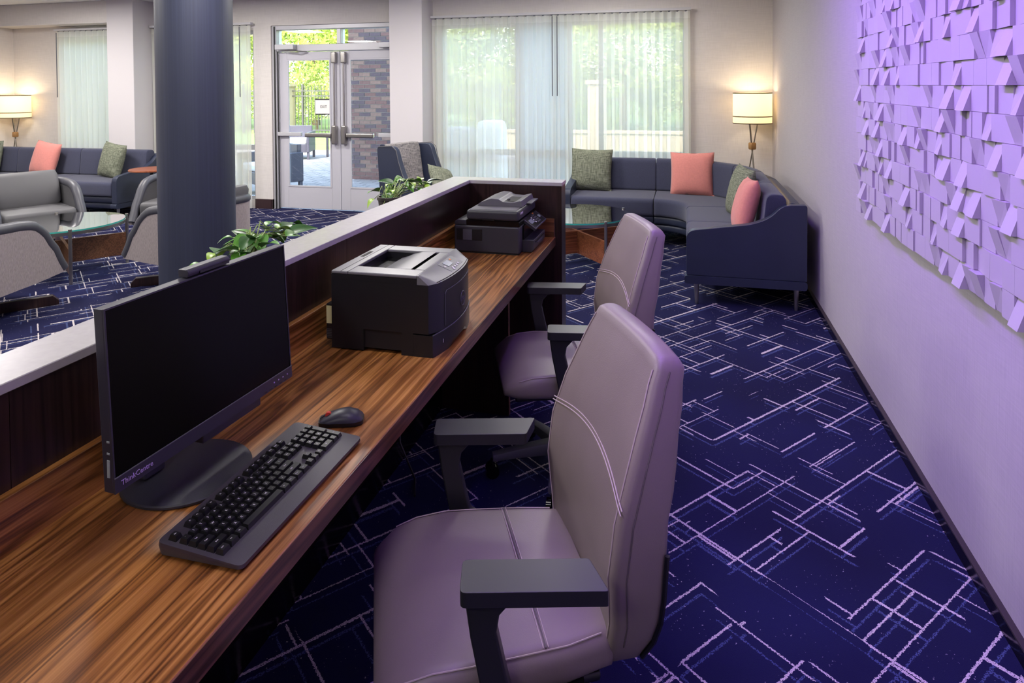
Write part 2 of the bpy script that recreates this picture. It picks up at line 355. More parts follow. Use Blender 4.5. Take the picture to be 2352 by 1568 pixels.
# ------------------------------------------------------------------ room shell
XR, XL, YB, YF, HB = .87, -9.2, 7.45, -3.0, 7.5
struct(box('floor', 'carpet', XL-.1, XR+.1, YF-.1, YB+.08, -.05, 0))
ceil_o = struct(box('ceiling', 'ceiling_white', XL-.15, XR+.15, YF-.15, YB+.02, CEIL, CEIL+.12))
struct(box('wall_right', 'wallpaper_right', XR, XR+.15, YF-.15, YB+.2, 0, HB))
struct(box('wall_left', 'wallpaper', XL-.15, XL, YF-.15, YB+.2, 0, HB))
struct(box('wall_front', 'wallpaper', XL-.15, XR+.15, YF-.15, YF, 0, HB))
OPEN = [(-8.36, -7.30, .1, 2.26), (-6.72, -5.31, .1, 2.26), (-5.06, -3.20, 0, 2.31), (-2.80, .01, .1, 2.26)]
b = B(); x = XL-.15
for x0, x1, z0, z1 in OPEN:
    b.box(x, x0, YB, YB+.2, 0, HB); b.box(x0, x1, YB, YB+.2, z1, HB)
    if z0 > 0: b.box(x0, x1, YB, YB+.2, 0, z0)
    x = x1
b.box(x, XR+.15, YB, YB+.2, 0, HB)
struct(b.obj('wall_back', 'wallpaper'))
struct(box('shading_roof_slab', 'ceiling_white', XL-.3, XR+.3, YF-.3, YB+.35, HB, HB+.2))  # unseen roof and upper walls, raised to this height to shade the patio
struct(box('trim_1', 'pier_paint', -3.284, -2.884, 7.10, YB, 0, CEIL, bevel=.004, seg=1))
struct(box('trim_2', 'pier_paint', -7.23, -6.82, 7.10, YB, 0, CEIL, bevel=.004, seg=1))
struct(box('trim_3', 'wallpaper', XL, -7.23, 7.12, YB, 2.385, CEIL, bevel=.004, seg=1))
bb = sempty('baseboard_right'); box('baseboard_face', 'baseboard_black', .852, XR, YF, YB, 0, .046, bb); box('baseboard_cap', 'baseboard_top', .851, XR, YF, YB, .046, .052, bb)
b = B(); b.box(-5.31, -5.07, 7.435, 7.45, 0, .12); b.box(-5.075, -5.06, 7.435, 7.5, 0, .12); b.box(.02, .852, 7.435, 7.45, 0, .12); b.box(XL, -8.4, 7.435, 7.45, 0, .12)
b.box(-3.30, -2.868, 7.085, 7.10, 0, .12); b.box(-2.884, -2.868, 7.085, 7.45, 0, .12); b.box(-7.245, -6.805, 7.085, 7.10, 0, .12)
struct(b.obj('baseboard_back', 'baseboard_brown'))
# unseen ceiling panels added to house the fill lamps, then the purple strip lamp
FILL_SPOTS = ['above the near office chair', 'between the desk end and the curved sofa', 'above the carpet behind the monitor', 'beside the round column', 'above the wing chair', 'above the left coffee table', 'in front of the glass doors',
              'left of the coffee table group', 'above the far left sofa', 'above the curved sofa', 'behind the camera over the desk', 'behind the camera over the lounge', 'in the rear left of the lounge']
for i, (x, y, e, c) in enumerate(CEIL_FILLS):
    spot = FILL_SPOTS[i]
    t = thing('ceiling_fill_panel', 'square ceiling panel added for unseen fill light '+spot, 'light', (x, y, CEIL), 0, 'added ceiling fill panels')
    f = B(); f.box(-.32, .32, -.32, -.285, -.03, 0); f.box(-.32, .32, .285, .32, -.03, 0); f.box(-.32, -.285, -.285, .285, -.03, 0); f.box(.285, .32, -.285, .285, -.03, 0); f.obj('frame', 'ceiling_white', t)
    box('diffuser', 'diffuser', -.285, .285, -.285, .285, -.018, -.006, t)
t = thing('wall_washer', 'long ceiling strip lamp washing the textured wall panel in purple', 'light', (-.30, 2.0, CEIL))
B().prism([(-.09, 0), (.06, 0), (-.055, -.085), (-.09, -.085)], -2.15, 2.15, 'y').obj('housing', 'ceiling_white', t)

# ------------------------------------------------------------------ windows and door
def window(i, x0, x1, z0, z1, mull=(), frost=()):
    w_ = sempty('window_%d' % i); y0, y1 = 7.50, 7.57; fr = B(); t = .045
    fr.box(x0, x0+t, y0, y1, z0, z1); fr.box(x1-t, x1, y0, y1, z0, z1); fr.box(x0+t, x1-t, y0, y1, z1-t, z1); fr.box(x0+t, x1-t, y0, y1, z0, z0+t)
    fr.obj('window_frame', 'aluminium', w_)
    box('window_rail', 'aluminium', x0+t, x1-t, y0, y1, .735, .80, w_)
    xs = [x0+t]+[v for mm in mull for v in (mm-.025, mm+.025)]+[x1-t]
    for mm in mull: box('mullion', 'aluminium', mm-.025, mm+.025, y0-.01, y1, z0+t, z1-t, w_)
    for j in range(0, len(xs), 2):
        for za, zb in ((z0+t, .735), (.80, z1-t)): box('pane', 'frosted_glass' if j//2 in frost else 'pane_glass', xs[j], xs[j+1], 7.53, 7.536, za, zb, w_)
for i, (a, mul) in enumerate(zip([OPEN[0], OPEN[1], OPEN[3]], [(), (-6.0,), (-1.88, -1.27, -.92)])): window(i+1, *a, mull=mul, frost=(1,) if i == 2 else ())
d1 = sempty('door_1')
f = B(); f.box(-5.06, -5.0, 7.47, 7.60, 0, 2.31); f.box(-3.26, -3.20, 7.47, 7.60, 0, 2.31); f.box(-5.0, -3.26, 7.47, 7.60, 2.255, 2.31); f.box(-5.0, -3.26, 7.48, 7.59, 1.985, 2.07); f.box(-4.16, -4.105, 7.48, 7.59, 2.07, 2.255)
f.obj('door_frame', 'aluminium', d1, bevel=.004, seg=1)
f = B(); f.box(-5.03, -5.012, 7.462, 7.47, 0, 2.3); f.box(-4.985, -4.975, 7.47, 7.48, 0, 1.985); f.obj('weather_strip', 'rubber', d1)
for x0, x1 in ((-5.0, -4.16), (-4.105, -3.26)): box('transom_pane', 'pane_glass', x0, x1, 7.53, 7.536, 2.07, 2.255, d1)
for s, x0, x1 in ((1, -4.996, -4.137), (-1, -4.131, -3.262)):
    st = .125; f = B(); f.box(x0, x0+st, 7.505, 7.55, .012, 1.978); f.box(x1-st, x1, 7.505, 7.55, .012, 1.978)
    f.box(x0+st, x1-st, 7.505, 7.55, 1.885, 1.978); f.box(x0+st, x1-st, 7.505, 7.55, .012, .283)
    lf = f.obj('door_leaf', 'door_paint', d1, bevel=.003, seg=1)
    g = .018; f = B()
    for a in ((x0+st, x0+st+g, .283, 1.885), (x1-st-g, x1-st, .283, 1.885), (x0+st+g, x1-st-g, 1.885-g, 1.885), (x0+st+g, x1-st-g, .283, .283+g)): f.box(a[0], a[1], 7.50, 7.515, a[2], a[3])
    f.obj('glazing_bead', 'door_paint', lf)
    box('glass_pane', 'pane_glass', x0+st, x1-st, 7.526, 7.532, .283, 1.885, lf)
    xe = x1 if s > 0 else x0; xc = xe-s*.062          # lock stile centre
    B().box(xc-.03, xc+.03, 7.44, 7.505, .83, 1.06).obj('latch_case', 'brushed', lf, bevel=.012, seg=3)
    xo = x0+.005 if s > 0 else x1-.005
    B().box(xo, xc-s*.36-s*.1, 7.462, 7.495, .925, .972).obj('bar_rail', 'aluminium', lf, bevel=.004)
    B().box(xc-s*.40, xc-s*.035, 7.442, 7.49, .912, .968).obj('push_bar', 'brushed', lf, bevel=.012, seg=3)
    B().cyl(xc, 7.475, 1.05, 1.86, .011, 10).obj('vertical_rod', 'brushed', lf, smooth=40)
    B().box(xc-.03, xc+.03, 7.45, 7.505, 1.83, 1.965).obj('top_latch', 'brushed', lf, bevel=.01)
    xk = x0+.02 if s > 0 else x1-.30
    B().box(xk, xk+.26, 7.40, 7.478, 2.005, 2.07).obj('closer_body', 'aluminium', lf, bevel=.006)
    B().tube([(xk+.13, 7.43, 1.995), (xk+.30, 7.40, 1.985), (xk+.40, 7.48, 1.975)], .008, 8).obj('closer_arm', 'brushed', lf)
tx = thing('exit_sign', 'white paper exit notice with dark edge strips on left door glass', 'sign', (-4.375, 7.5235, 1.29))
box('sheet', 'paper', -.115, .115, -.001, .001, -.085, .085, tx); box('strip', 'ink', -.115, .115, -.0025, .001, .085, .10, tx); box('strip', 'ink', -.115, .115, -.0025, .001, -.10, -.085, tx)
link('lettering', text_mesh('EXIT', .045, 'ink'), tx, (0, -.0018, 0), (PI/2, 0, 0))
# curtains
def curtain(x0, x1, label, n, wand=None, gather=1., seed=1, yy=7.375):
    rnd = random.Random(seed); t = thing('sheer_curtain', label, 'curtain', ((x0+x1)/2, yy, 0), 0, 'sheer window curtains'); W = x1-x0
    cols = []; N_ = n*10; amps = [rnd.uniform(.6, 1.25) for _ in range(n+2)]; ph = [rnd.uniform(-.5, .5) for _ in range(n+2)]
    us = [i/N_ for i in range(N_+1)]
    def pt(u, z):
        kf = u*n; i = int(min(kf, n-1)); hgt = 1-z/2.33
        a = .012+.022*amps[i]*(.5+.5*hgt)
        y = a*math.sin(2*PI*kf+ph[i]*hgt*.6)+.008*math.sin(5*PI*u+z*1.3)*hgt
        xx = -W/2+W*u+.012*math.sin(4*PI*kf)*(.4+.6*hgt)+.012*hgt*math.sin(7*u*PI+seed)
        return (xx, y, z)
    zs = [.012, .3, .7, 1.1, 1.5, 1.9, 2.24]
    B().grid([[pt(u, z) for u in us] for z in zs]).obj('fabric', 'sheer', t, smooth=80)
    B().grid([[pt(u, z) for u in us] for z in (2.24, 2.315)]).obj('heading_tape', 'sheer_head', t, smooth=80)
    hk = B()
    for i in range(n): hk.box(-W/2+W*(i+.5)/n-.012, -W/2+W*(i+.5)/n+.012, -.006, .006, 2.312, 2.322)
    hk.obj('glider', 'plastic_mid', t)
    if wand is not None: B().tube([(wand, -.05, 2.3), (wand, -.05, 1.42)], .006, 6).obj('draw_wand', 'plastic_mid', t)
    return t
def track(x0, x1, label): tag(box('curtain_track', 'paint_grey', x0, x1, 7.345, 7.405, 2.325, 2.352), label, 'rail', 'curtain tracks')
track(-2.878, .05, 'long white curtain track above the wide window beside the blue sofa'); track(-6.80, -5.28, 'white curtain track above the narrow window left of the glass doors'); track(-8.37, -7.235, 'white curtain track above the window behind the far left sofa')
curtain(-2.87, -1.40, 'left sheer white curtain of the wide window, above the printers', 15, .70, seed=2)
curtain(-1.42, .04, 'right sheer white curtain of the wide window, behind the curved sofa', 17, -.69, seed=5, yy=7.372)
curtain(-6.79, -5.30, 'sheer white curtain between the dark column and the glass doors', 15, .62, seed=8)
curtain(-8.36, -7.24, 'sheer white curtain behind the far left sofa and cushions', 12, -.5, seed=11)

# ------------------------------------------------------------------ round column
col = thing('round_column', 'thick round column wrapped in dark ribbed navy vinyl', 'column', (-3.09, 3.72, 0))
n = 64; B().lathe([(.232, .1), (.232, CEIL)], n).obj('vinyl_wrap', 'column_vinyl', col, smooth=40); B().lathe([(.240, 0), (.240, .1)], n).obj('base_band', 'baseboard_brown', col, smooth=40)

# ------------------------------------------------------------------ partition and desk
PX0, PX1, PY0, PY1 = -1.265, -1.139, -1.2, 3.575
pt_ = thing('partition', 'low dark wood partition with grey laminate cap around the computer desk', 'partition')
yseg = [PY0, -.3, .9, 2.1, 3.46]
for a, c_ in zip(yseg[:-1], yseg[1:]): box('panel', 'espresso', PX0, PX1, a+.0006, c_-.0006, 0, 1.006, pt_)
box('corner_panel', 'espresso', PX0, PX1, 3.46, PY1, 0, 1.006, pt_); box('end_panel', 'espresso', PX1, -.632, 3.46, PY1, 0, 1.006, pt_)
e = .003
B().prism([(PX0-e, PY0), (PX1+e, PY0), (PX1+e, 3.46-e), (-.629, 3.46-e), (-.629, PY1+e), (PX0-e, PY1+e)], 1.006, 1.025).obj('cap', 'cap_laminate', pt_, bevel=.0015, seg=1)
box('planter_ledge', 'espresso_dark', -1.54, PX0, 1.2, 3.55, .845, .875, pt_)
box('kick_strip', 'baseboard_black', PX1, PX1+.012, PY0, 3.46, 0, .10, pt_)
dk = thing('computer_desk', 'long walnut worktop with low backsplash fixed to the partition', 'desk')
box('worktop', ['walnut'], -1.12, -.665, -.9, 3.458, .695, .74, dk, bevel=.0015, seg=1)
box('backsplash', 'walnut', PX1, -1.12, -.9, 3.458, .695, .835, dk, bevel=.001, seg=1)
box('side_splash', 'walnut_end', -1.12, -.668, 3.437, 3.458, .74, .835, dk, bevel=.001, seg=1)
box('edge_band', 'walnut_edge', -.665, -.6635, -.9, 3.458, .6955, .7385, dk)
for y in (3.0, -.5):
    p = box('divider_panel', 'espresso', PX1, -.80, y-.012, y+.012, 0, .695, dk)
    box('edge_strip', 'brown_wood', -.80, -.798, y-.012, y+.012, 0, .695, p)
box('cable_tray', 'espresso_dark', PX1, -1.06, -.4, 2.95, .60, .695, dk)
tag(B().tube([(-1.115, 2.45, .60), (-1.11, 2.47, .35), (-1.10, 2.44, .12), (-1.02, 2.40, .008), (-.98, 2.30, .008)], .004, 6).obj('power_cable', 'plastic_black', smooth=60), 'thin dark cable hanging under the desk beside the divider panel', 'cable')

# ------------------------------------------------------------------ textured wall art
art = thing('wall_relief', 'large purple lit relief panel of tilted blocks on the right wall', 'wall art', (0, 0, 0))
RH, YA, YZ, ZA = .0775, 3.665, .75, .905; NR = 16; XW = .838
box('backing_board', 'panel_back', XW, XR-.012, YZ, YA-.03, ZA+.012, ZA+NR*RH, art); box('stand_off', 'panel_back', XR-.012, XR, YZ+.1, YA-.12, ZA+.08, ZA+NR*RH-.1, art)
def block_geo(wd, kind):
    h = RH-.0012; g = wd-.001
    d = {'f0': (.012,)*4, 'f1': (.018,)*4, 'ya': (.008, .020, .020, .008), 'yb': (.020, .008, .008, .020), 'dn': (.034, .034, .008, .008), 'up': (.008, .008, .032, .032), 'dq': (.030, .020, .006, .006), 'uq': (.006, .008, .028, .020)}[kind]
    # corners: (y0,z0) (y1,z0) (y1,z1) (y0,z1)
    pts = [(0, 0), (g, 0), (g, h), (0, h)]
    return [(0, y, z) for y, z in pts]+[(-d[i], pts[i][0], pts[i][1]) for i in range(4)], [(0, 1, 2, 3), (7, 6, 5, 4), (0, 4, 5, 1), (1, 5, 6, 2), (2, 6, 7, 3), (3, 7, 4, 0)]
rnd = random.Random(21); cache = {}; blocks = []
for r in range(NR):
    y = YA; last = None
    while y > YZ+.1:
        kind = rnd.choice(['f0', 'f1', 'f1', 'f0', 'ya', 'yb', 'f1', 'dn', 'dn', 'dq', 'up', 'uq'])
        if kind == last and kind in ('dn', 'up', 'dq'): kind = 'f0'
        wd = rnd.choice([.055, .065]) if kind in ('dn', 'up', 'dq', 'uq') else rnd.choice([.07, .09, .11])
        blocks.append((r, y-wd, wd, kind)); y -= wd; last = kind
vis = sorted([q for q in blocks if q[1] > 1.88 and ZA+q[0]*RH < 2.08], key=lambda q: q[1])
parts = set(vis[:298]); rest = B()
for q in blocks:
    r, y, wd, kind = q; key = (wd, kind)
    if q in parts:
        if key not in cache: cache[key] = B().add(*block_geo(wd, kind)).mesh('block', 'panel_white')
        link('block', cache[key], art, (XW, y, ZA+r*RH))
    else:
        vs, fs = block_geo(wd, kind); rest.add([(XW+a, y+b_, ZA+r*RH+c_) for a, b_, c_ in vs], fs)
rest.obj('outer_blocks', 'panel_white', art)['kind'] = 'stuff'

# ------------------------------------------------------------------ office chairs
def lerp(tab, x):
    for (a, u), (b_, v) in zip(tab[:-1], tab[1:]):
        if x <= b_: t = max(0, (x-a)/(b_-a)); t = t*t*(3-2*t)*.5+t*.5; return u+(v-u)*t
    return tab[-1][1]
HW = [(.385, .175), (.42, .205), (.50, .232), (.58, .246), (.68, .248), (.78, .238), (.88, .216), (.95, .196), (.975, .188), (.987, .176)]
YFR = [(.385, -.21), (.50, -.212), (.60, -.205), (.70, -.218), (.80, -.250), (.90, -.290), (.987, -.325)]
TH = [(.385, .07), (.46, .098), (.60, .112), (.75, .104), (.90, .080), (.97, .066), (.987, .045)]
def rrectm(w, h, r, n=4, mid=6):
    out = rrect(w, h, r, n); a = out[:n+1]; b_ = out[n+1:2*n+2]; c_ = out[2*n+2:3*n+3]; d_ = out[3*n+3:]
    def seg(p, q): return [(p[0]+(q[0]-p[0])*i/mid, p[1]+(q[1]-p[1])*i/mid) for i in range(1, mid)]
    return a+seg(a[-1], b_[0])+b_+c_+seg(c_[-1], d_[0])+d_
def office_chair(label, loc, rz):
    t = thing('office_chair', label, 'chair', loc, rz, 'office chairs at the computer desk')
    zs = [.385, .392, .41, .45, .50, .55, .60, .65, .70, .75, .80, .85, .90, .94, .965, .98, .987]; loops = []
    for i, z in enumerate(zs):
        w_, y_, h_ = lerp(HW, z), lerp(YFR, z), lerp(TH, z)
        sh = {0: .75, 1: .9, len(zs)-1: .8}.get(i, 1)
        pr = rrectm(2*w_*(1 if sh == 1 else .97), h_*sh, min(.018, h_*sh*.45), 4)
        loops.append([(px, y_-h_/2+py+.012*((px/w_)**2), z) for px, py in pr])
    bk = B().loft(loops).obj('backrest', 'leather_taupe', t, smooth=60)
    def front(xr, z, off=.0012): w_ = lerp(HW, z); xx = xr*w_; return (xx, lerp(YFR, z)+off+.012*xr*xr-(.0016 if abs(xr) > .95 else 0), z)
    for sx in (-1, 1):
        B().tube([front(sx*.915, z) for z in zs[3:-2]], .0016, 5).obj('stitching', 'thread', bk)
        B().tube([(sx*(lerp(HW, z)+.0005), lerp(YFR, z)-.018, z) for z in zs[3:-2]], .0016, 5).obj('piping', 'seam_dark', bk)
        B().tube([(sx*(lerp(HW, z)+.001), lerp(YFR, z)-lerp(TH, z)+.016, z) for z in (.41, .45, .5, .55, .60, .64)], .005, 6).obj('edge_trim', 'plastic_black', bk)
    for dz in (0, .008): B().tube([front(q/10, .725+.035*math.cos(q/10*PI/2)+dz) for q in range(-10, 11)], .0014, 5).obj('stitching', 'thread', bk)
    # seat
    ys = [-.215, -.21, -.19, -.12, -.02, .07, .14, .19, .222, .238, .242]; loops = []
    def sprof(y):
        w_ = lerp([(-.22, .205), (-.1, .228), (.06, .242), (.18, .236), (.242, .205)], y)
        top = lerp([(-.22, .474), (-.1, .474), (.05, .481), (.13, .478), (.20, .462), (.242, .425)], y); bot = lerp([(-.22, .395), (.1, .392), (.2, .395), (.242, .405)], y); return w_, top, bot
    for i, y in enumerate(ys):
        w_, top, bot = sprof(y)
        if i in (0, len(ys)-1): w_ *= .95; m_ = (top+bot)/2; top = m_+(top-m_)*.7; bot = m_-(m_-bot)*.7
        pr = rrect(2*w_, top-bot, min(.03, (top-bot)*.45), 5, 0, (top+bot)/2)
        loops.append([(px, y+(.022*(1-(px/w_)**2) if y > .1 else 0)*(y-.1)/.16, pz+(.004*(1-(px/w_)**2) if pz > .44 else 0)) for px, pz in pr])
    se = B().loft(loops).obj('seat', 'leather_taupe', t, smooth=60)
    for dy in (-.005, .005):
        B().tube([(xx*.215, -.075+dy, lerp([(-.22, .474), (-.1, .474), (.05, .481)], -.075)+.0046-.004*(xx*.9)**2) for xx in [q/8 for q in range(-8, 9)]], .0011, 4).obj('stitching', 'thread', se)
    B().tube([(xx*.215, -.075, .4746+.0040-.004*(xx*.9)**2) for xx in [q/8 for q in range(-8, 9)]], .0022, 4).obj('seam', 'seam_dark', se)
    for sx in (-1, 1): B().tube([(sx*(sprof(y)[0]-.012), y, sprof(y)[1]-.003) for y in ys[2:-3]], .0015, 5).obj('stitching', 'thread', se)
    box('seat_pan', 'plastic_black', -.2, .2, -.19, .2, .375, .396, t, bevel=.008)
    for sx in (-1, 1):
        a = B().prism(roundpoly([(-.041, .108), (.041, .108), (.041, -.150 if sx > 0 else -.125), (-.041, -.125 if sx > 0 else -.150)], [.012, .012, .006, .006], 3), .634, .662).obj('armrest', 'arm_plastic', t, bevel=.005, loc=(sx*.268, -.018, 0), rot=(0, 0, math.radians(-11)))
        post = [(.100, .62), (.092, .56), (.068, .435), (.055, .405), (.03, .388), (-.13, .385), (-.14, .40), (-.13, .432), (.00, .437), (.018, .45), (.028, .49), (.045, .57), (.04, .60), (.02, .622), (-.03, .634), (.10, .634)]
        B().prism(post, -.017, .017, 'x').obj('arm_post', 'arm_plastic', a, bevel=.005)
        box('arm_bracket', 'plastic_black', *sorted((-sx*.12, 0)), -.12, -.02, .378, .392, a)
    B().lathe([(.05, .30), (.06, .35), (.075, .376)], 14).obj('tilt_mechanism', 'plastic_black', t, smooth=40)
    box('tilt_plate', 'plastic_black', -.05, .05, -.24, .1, .34, .376, t, bevel=.006)
    B().prism([(-.19, .34), (-.245, .34), (-.31, .46), (-.315, .56), (-.295, .56), (-.285, .47)], -.035, .035, 'x').obj('back_bracket', 'plastic_black', t)
    B().lathe([(.026, .10), (.026, .22), (.02, .22), (.02, .31)], 14).obj('gas_column', 'plastic_black', t, smooth=30)
    B().lathe([(.045, .075), (.05, .10), (.035, .13)], 14).obj('base_hub', 'plastic_black', t, smooth=40)
    for q in range(5):
        an = q*2*PI/5+.35; ca, sa = math.cos(an), math.sin(an)
        loops = []
        for rr, zz, ww, hh in ((.03, .10, .026, .026), (.15, .092, .022, .02), (.27, .078, .018, .014)):
            loops.append([(ca*rr-sa*px, sa*rr+ca*px, zz+pz) for px, pz in rrect(ww*2, hh*2, .008, 2)])
        arm = B().loft(loops).obj('base_arm', 'plastic_mid', t, smooth=40)
        cb = B(); cx, cy = ca*.272, sa*.272
        for o_ in (-.014, .014):
            cb.loft([[(cx-sa*(o_+dw)+ca*.026*math.cos(j*PI/8), cy+ca*(o_+dw)+sa*.026*math.cos(j*PI/8), .0265+.026*math.sin(j*PI/8)) for j in range(16)] for dw in (-.009, .009)])
        cb.cyl(cx, cy, .03, .07, .007, 8); cb.obj('caster', 'plastic_gloss', arm, smooth=40)
    return t
office_chair('taupe leather office chair nearest the camera, drawn up to the keyboard', (-.417, 1.375, 0), math.radians(116))
office_chair('taupe leather office chair further away, beside the copier printers', (-.488, 2.61, 0), math.radians(111))

# ------------------------------------------------------------------ all-in-one computer
mo = thing('computer_monitor', 'black widescreen all in one computer on a round stand on the desk', 'monitor', (-.930, 1.170, .74), math.radians(90-3.2))
# local: +x along screen, -y toward the user
W2, Z0, Z1 = .245, .098, .414
tilt = thing('tilt', '', '') ; bpy.data.objects.remove(tilt)
def tl(y, z): return y+(z-Z0)*.055
scr = B(); 
def slab(x0, x1, y0, y1, z0, z1): return [(x0, tl(y0, z0), z0), (x1, tl(y0, z0), z0), (x1, tl(y1, z0), z0), (x0, tl(y1, z0), z0), (x0, tl(y0, z1), z1), (x1, tl(y0, z1), z1), (x1, tl(y1, z1), z1), (x0, tl(y1, z1), z1)]
BF = [(3, 2, 1, 0), (4, 5, 6, 7), (0, 1, 5, 4), (1, 2, 6, 5), (2, 3, 7, 6), (3, 0, 4, 7)]
B().add(slab(-W2, W2, .003, .024, Z0, Z1), BF).obj('housing', 'monitor_frame', mo, bevel=.002)
ft = B()
for a in ((-W2, W2, Z1-.003, Z1), (-W2, -W2+.003, Z0+.026, Z1-.003), (W2-.003, W2, Z0+.026, Z1-.003)): ft.add(slab(a[0], a[1], 0, .003, a[2], a[3]), BF)
ft.obj('bezel', 'monitor_frame', mo)
B().add(slab(-W2+.003, W2-.003, .0012, .003, Z0+.026, Z1-.003), BF).obj('screen', 'screen_black', mo)
ch = B().add(slab(-W2, W2, -.001, .003, Z0, Z0+.026), BF).obj('chin', 'monitor_frame', mo)
B().add(slab(-W2, W2, -.0018, 0, Z0+.0255, Z0+.0268), BF).obj('chin_edge', 'plastic_grey', mo)
tm = text_mesh('ThinkCentre', .013, 'lilac_print', .0002, 'LEFT'); link('lettering', tm, ch, (-W2+.012, tl(-.0015, Z0+.012), Z0+.0125), (PI/2-.055, 0, 0))
for q in range(4): B().add(slab(W2-.02-q*.016, W2-.017-q*.016, -.0016, 0, Z0+.012, Z0+.0145), BF).obj('indicator', 'lilac_print', ch)
for q in range(5): B().add(slab(W2-.03-q*.018, W2-.02-q*.018, -.0012, 0, Z0+.002, Z0+.0035), BF).obj('button_slot', 'plastic_gloss', ch)
cm = B().prism(roundpoly([(.002, Z1+.002), (.026, Z1+.002), (.026, Z1+.018), (.006, Z1+.018), (.0, Z1+.012)], .003, 2), -.055, .062, 'x').obj('camera_pod', 'monitor_frame', mo, bevel=.001, seg=1)
cm.location = (0, tl(0, Z1), 0); box('camera_slot', 'plastic_gloss', -.025, .058, -.0008, .004, Z1+.004, Z1+.0095, cm)
B().box(-.035, .14, .006, .05, Z0-.022, Z0).obj('speaker_box', 'plastic_char', mo, bevel=.003)
f = B()
for z in (.165, .185): f.box(-W2-.0008, -W2, .010, .016, z, z+.003)
f.box(-W2-.0008, -W2, .010, .016, .125, .155); f.obj('side_ports', 'lcd', mo)
B().box(-.085, -.03, .105, .13, .01, .26).obj('stand_neck', 'monitor_frame', mo, bevel=.006)
B().lathe([(.120, 0), (.123, .002), (.123, .006), (.1205, .0085)], 48).obj('stand_base', 'plastic_char', mo, smooth=30, loc=(-.022, .058, 0))
bpy.context.view_layer.update()

# ------------------------------------------------------------------ keyboard
kb = thing('keyboard', 'black full size computer keyboard with palm rest on the desk front', 'keyboard', (-.783, 1.140, .74), PI/2)
LX, LY = .2105, .083
tz = lambda y: .012+(y+LY)*.085
prof = roundpoly([(-LX, LY), (-LX, -LY), (LX, -LY), (LX, LY)], .012, 4)
B().loft([[(x*.985, y*.985, .004) for x, y in prof], [(x, y, tz(y)-.006) for x, y in prof], [(x*.995, y*.995, tz(y)) for x, y in prof]]).obj('case', 'kb_plastic', kb, smooth=40)
for sx in (-1, 1): box('foot', 'rubber', sx*.18-.012, sx*.18+.012, .055, .07, 0, .006, kb)
for sx in (-1, 1): box('foot', 'rubber', sx*.18-.012, sx*.18+.012, -.07, -.06, 0, .006, kb)
U = .01775; kx0 = -.2005; ky0 = .060; kcache = {}
def keymesh(wd, ht):
    if (wd, ht) not in kcache:
        a, b_ = wd*U/2-.0008, ht*U/2-.0008; c_, d_ = a-.0026, b_-.0026
        kcache[(wd, ht)] = B().loft([[(-a, -b_, 0), (a, -b_, 0), (a, b_, 0), (-a, b_, 0)], [(-c_, -d_+.0006, .0085), (c_, -d_+.0006, .0085), (c_, d_+.001, .0085), (-c_, d_+.001, .0085)]]).mesh('key', 'key_black')
    return kcache[(wd, ht)]
def key(x, row, s, wd=1, ht=1):
    y = ky0-row*U-(0 if row == 0 else .004)-(ht-1)*U/2; X = kx0+(x+wd/2)*U
    o = link('key', keymesh(wd, ht), kb, (X, y, tz(y)-.0005), (.085, 0, 0))
    if s: link('legend', text_mesh(s, .0062 if len(s) == 1 else .0036, 'white_print', .0001), o, (-.0015 if wd > 1 else 0, .001, .0086))
key(0, 0, 'Esc')
for i in range(12): key(2+i+(i//4)*.5, 0, 'F%d' % (i+1))
for i, s in enumerate(['PrtSc', 'ScrLk', 'Pause']): key(15.25+i, 0, s)
for i, s in enumerate('`1234567890-='): key(i, 1, s)
key(13, 1, 'Backspace', 2)
for r, (w0, s0, ss, w1, s1) in enumerate([(1.5, 'Tab', 'QWERTYUIOP[]', 1.5, '\\'), (1.75, 'Caps', "ASDFGHJKL;'", 2.25, 'Enter'), (2.25, 'Shift', 'ZXCVBNM,./', 2.75, 'Shift')]):
    key(0, r+2, s0, w0)
    for i, s in enumerate(ss): key(w0+i, r+2, s)
    key(w0+len(ss), r+2, s1, w1)
x = 0
for wd, s in ((1.25, 'Ctrl'), (1.25, 'Fn'), (1.25, 'Alt'), (6.25, ''), (1.25, 'Alt'), (1.25, 'Win'), (1.25, 'Menu'), (1.25, 'Ctrl')): key(x, 5, s, wd); x += wd
for i, (a, c_) in enumerate([('Ins', 'Del'), ('Home', 'End'), ('PgUp', 'PgDn')]): key(15.25+i, 1, a); key(15.25+i, 2, c_)
key(16.25, 4, '^')
for i, s in enumerate('<v>'): key(15.25+i, 5, s)
for i, s in enumerate(['Num', '/', '*', '-']): key(18.5+i, 1, s)
for r, ss in enumerate(['789', '456', '123']):
    for i, s in enumerate(ss): key(18.5+i, r+2, s)
key(21.5, 2, '+', 1, 2); key(21.5, 4, 'Ent', 1, 2); key(18.5, 5, '0', 2); key(20.5, 5, '.')

# ------------------------------------------------------------------ mouse
ms = thing('computer_mouse', 'small black wireless mouse with red scroll wheel beside keyboard', 'mouse', (-.787, 1.417, .74), math.radians(110))
loops = []; low = []
for y, w_, h_ in ((-.051, .012, .009), (-.047, .021, .017), (-.035, .027, .027), (-.015, .029, .033), (.005, .028, .031), (.025, .027, .024), (.042, .024, .016), (.050, .017, .011), (.052, .010, .008)):
    loops.append([(w_*math.cos(a), y, .010+(h_-.010)*math.sin(a)**.8 if h_ > .010 else .008) for a in [PI*j/12 for j in range(13)]])
    low.append([(w_*1.02, y, .011), (-w_*1.02, y, .011), (-w_*.9, y, .001), (w_*.9, y, .001)])
mtop = B().loft(loops).obj('top_shell', 'monitor_frame', ms, smooth=60)
B().loft(low).obj('bottom_shell', 'plastic_black', ms, smooth=60)
B().loft([[(xx, .030+.007*math.cos(j*PI/8), .0205+.007*math.sin(j*PI/8)) for j in range(16)] for xx in (-.004, .004)]).obj('scroll_wheel', 'red_wheel', ms, smooth=40)
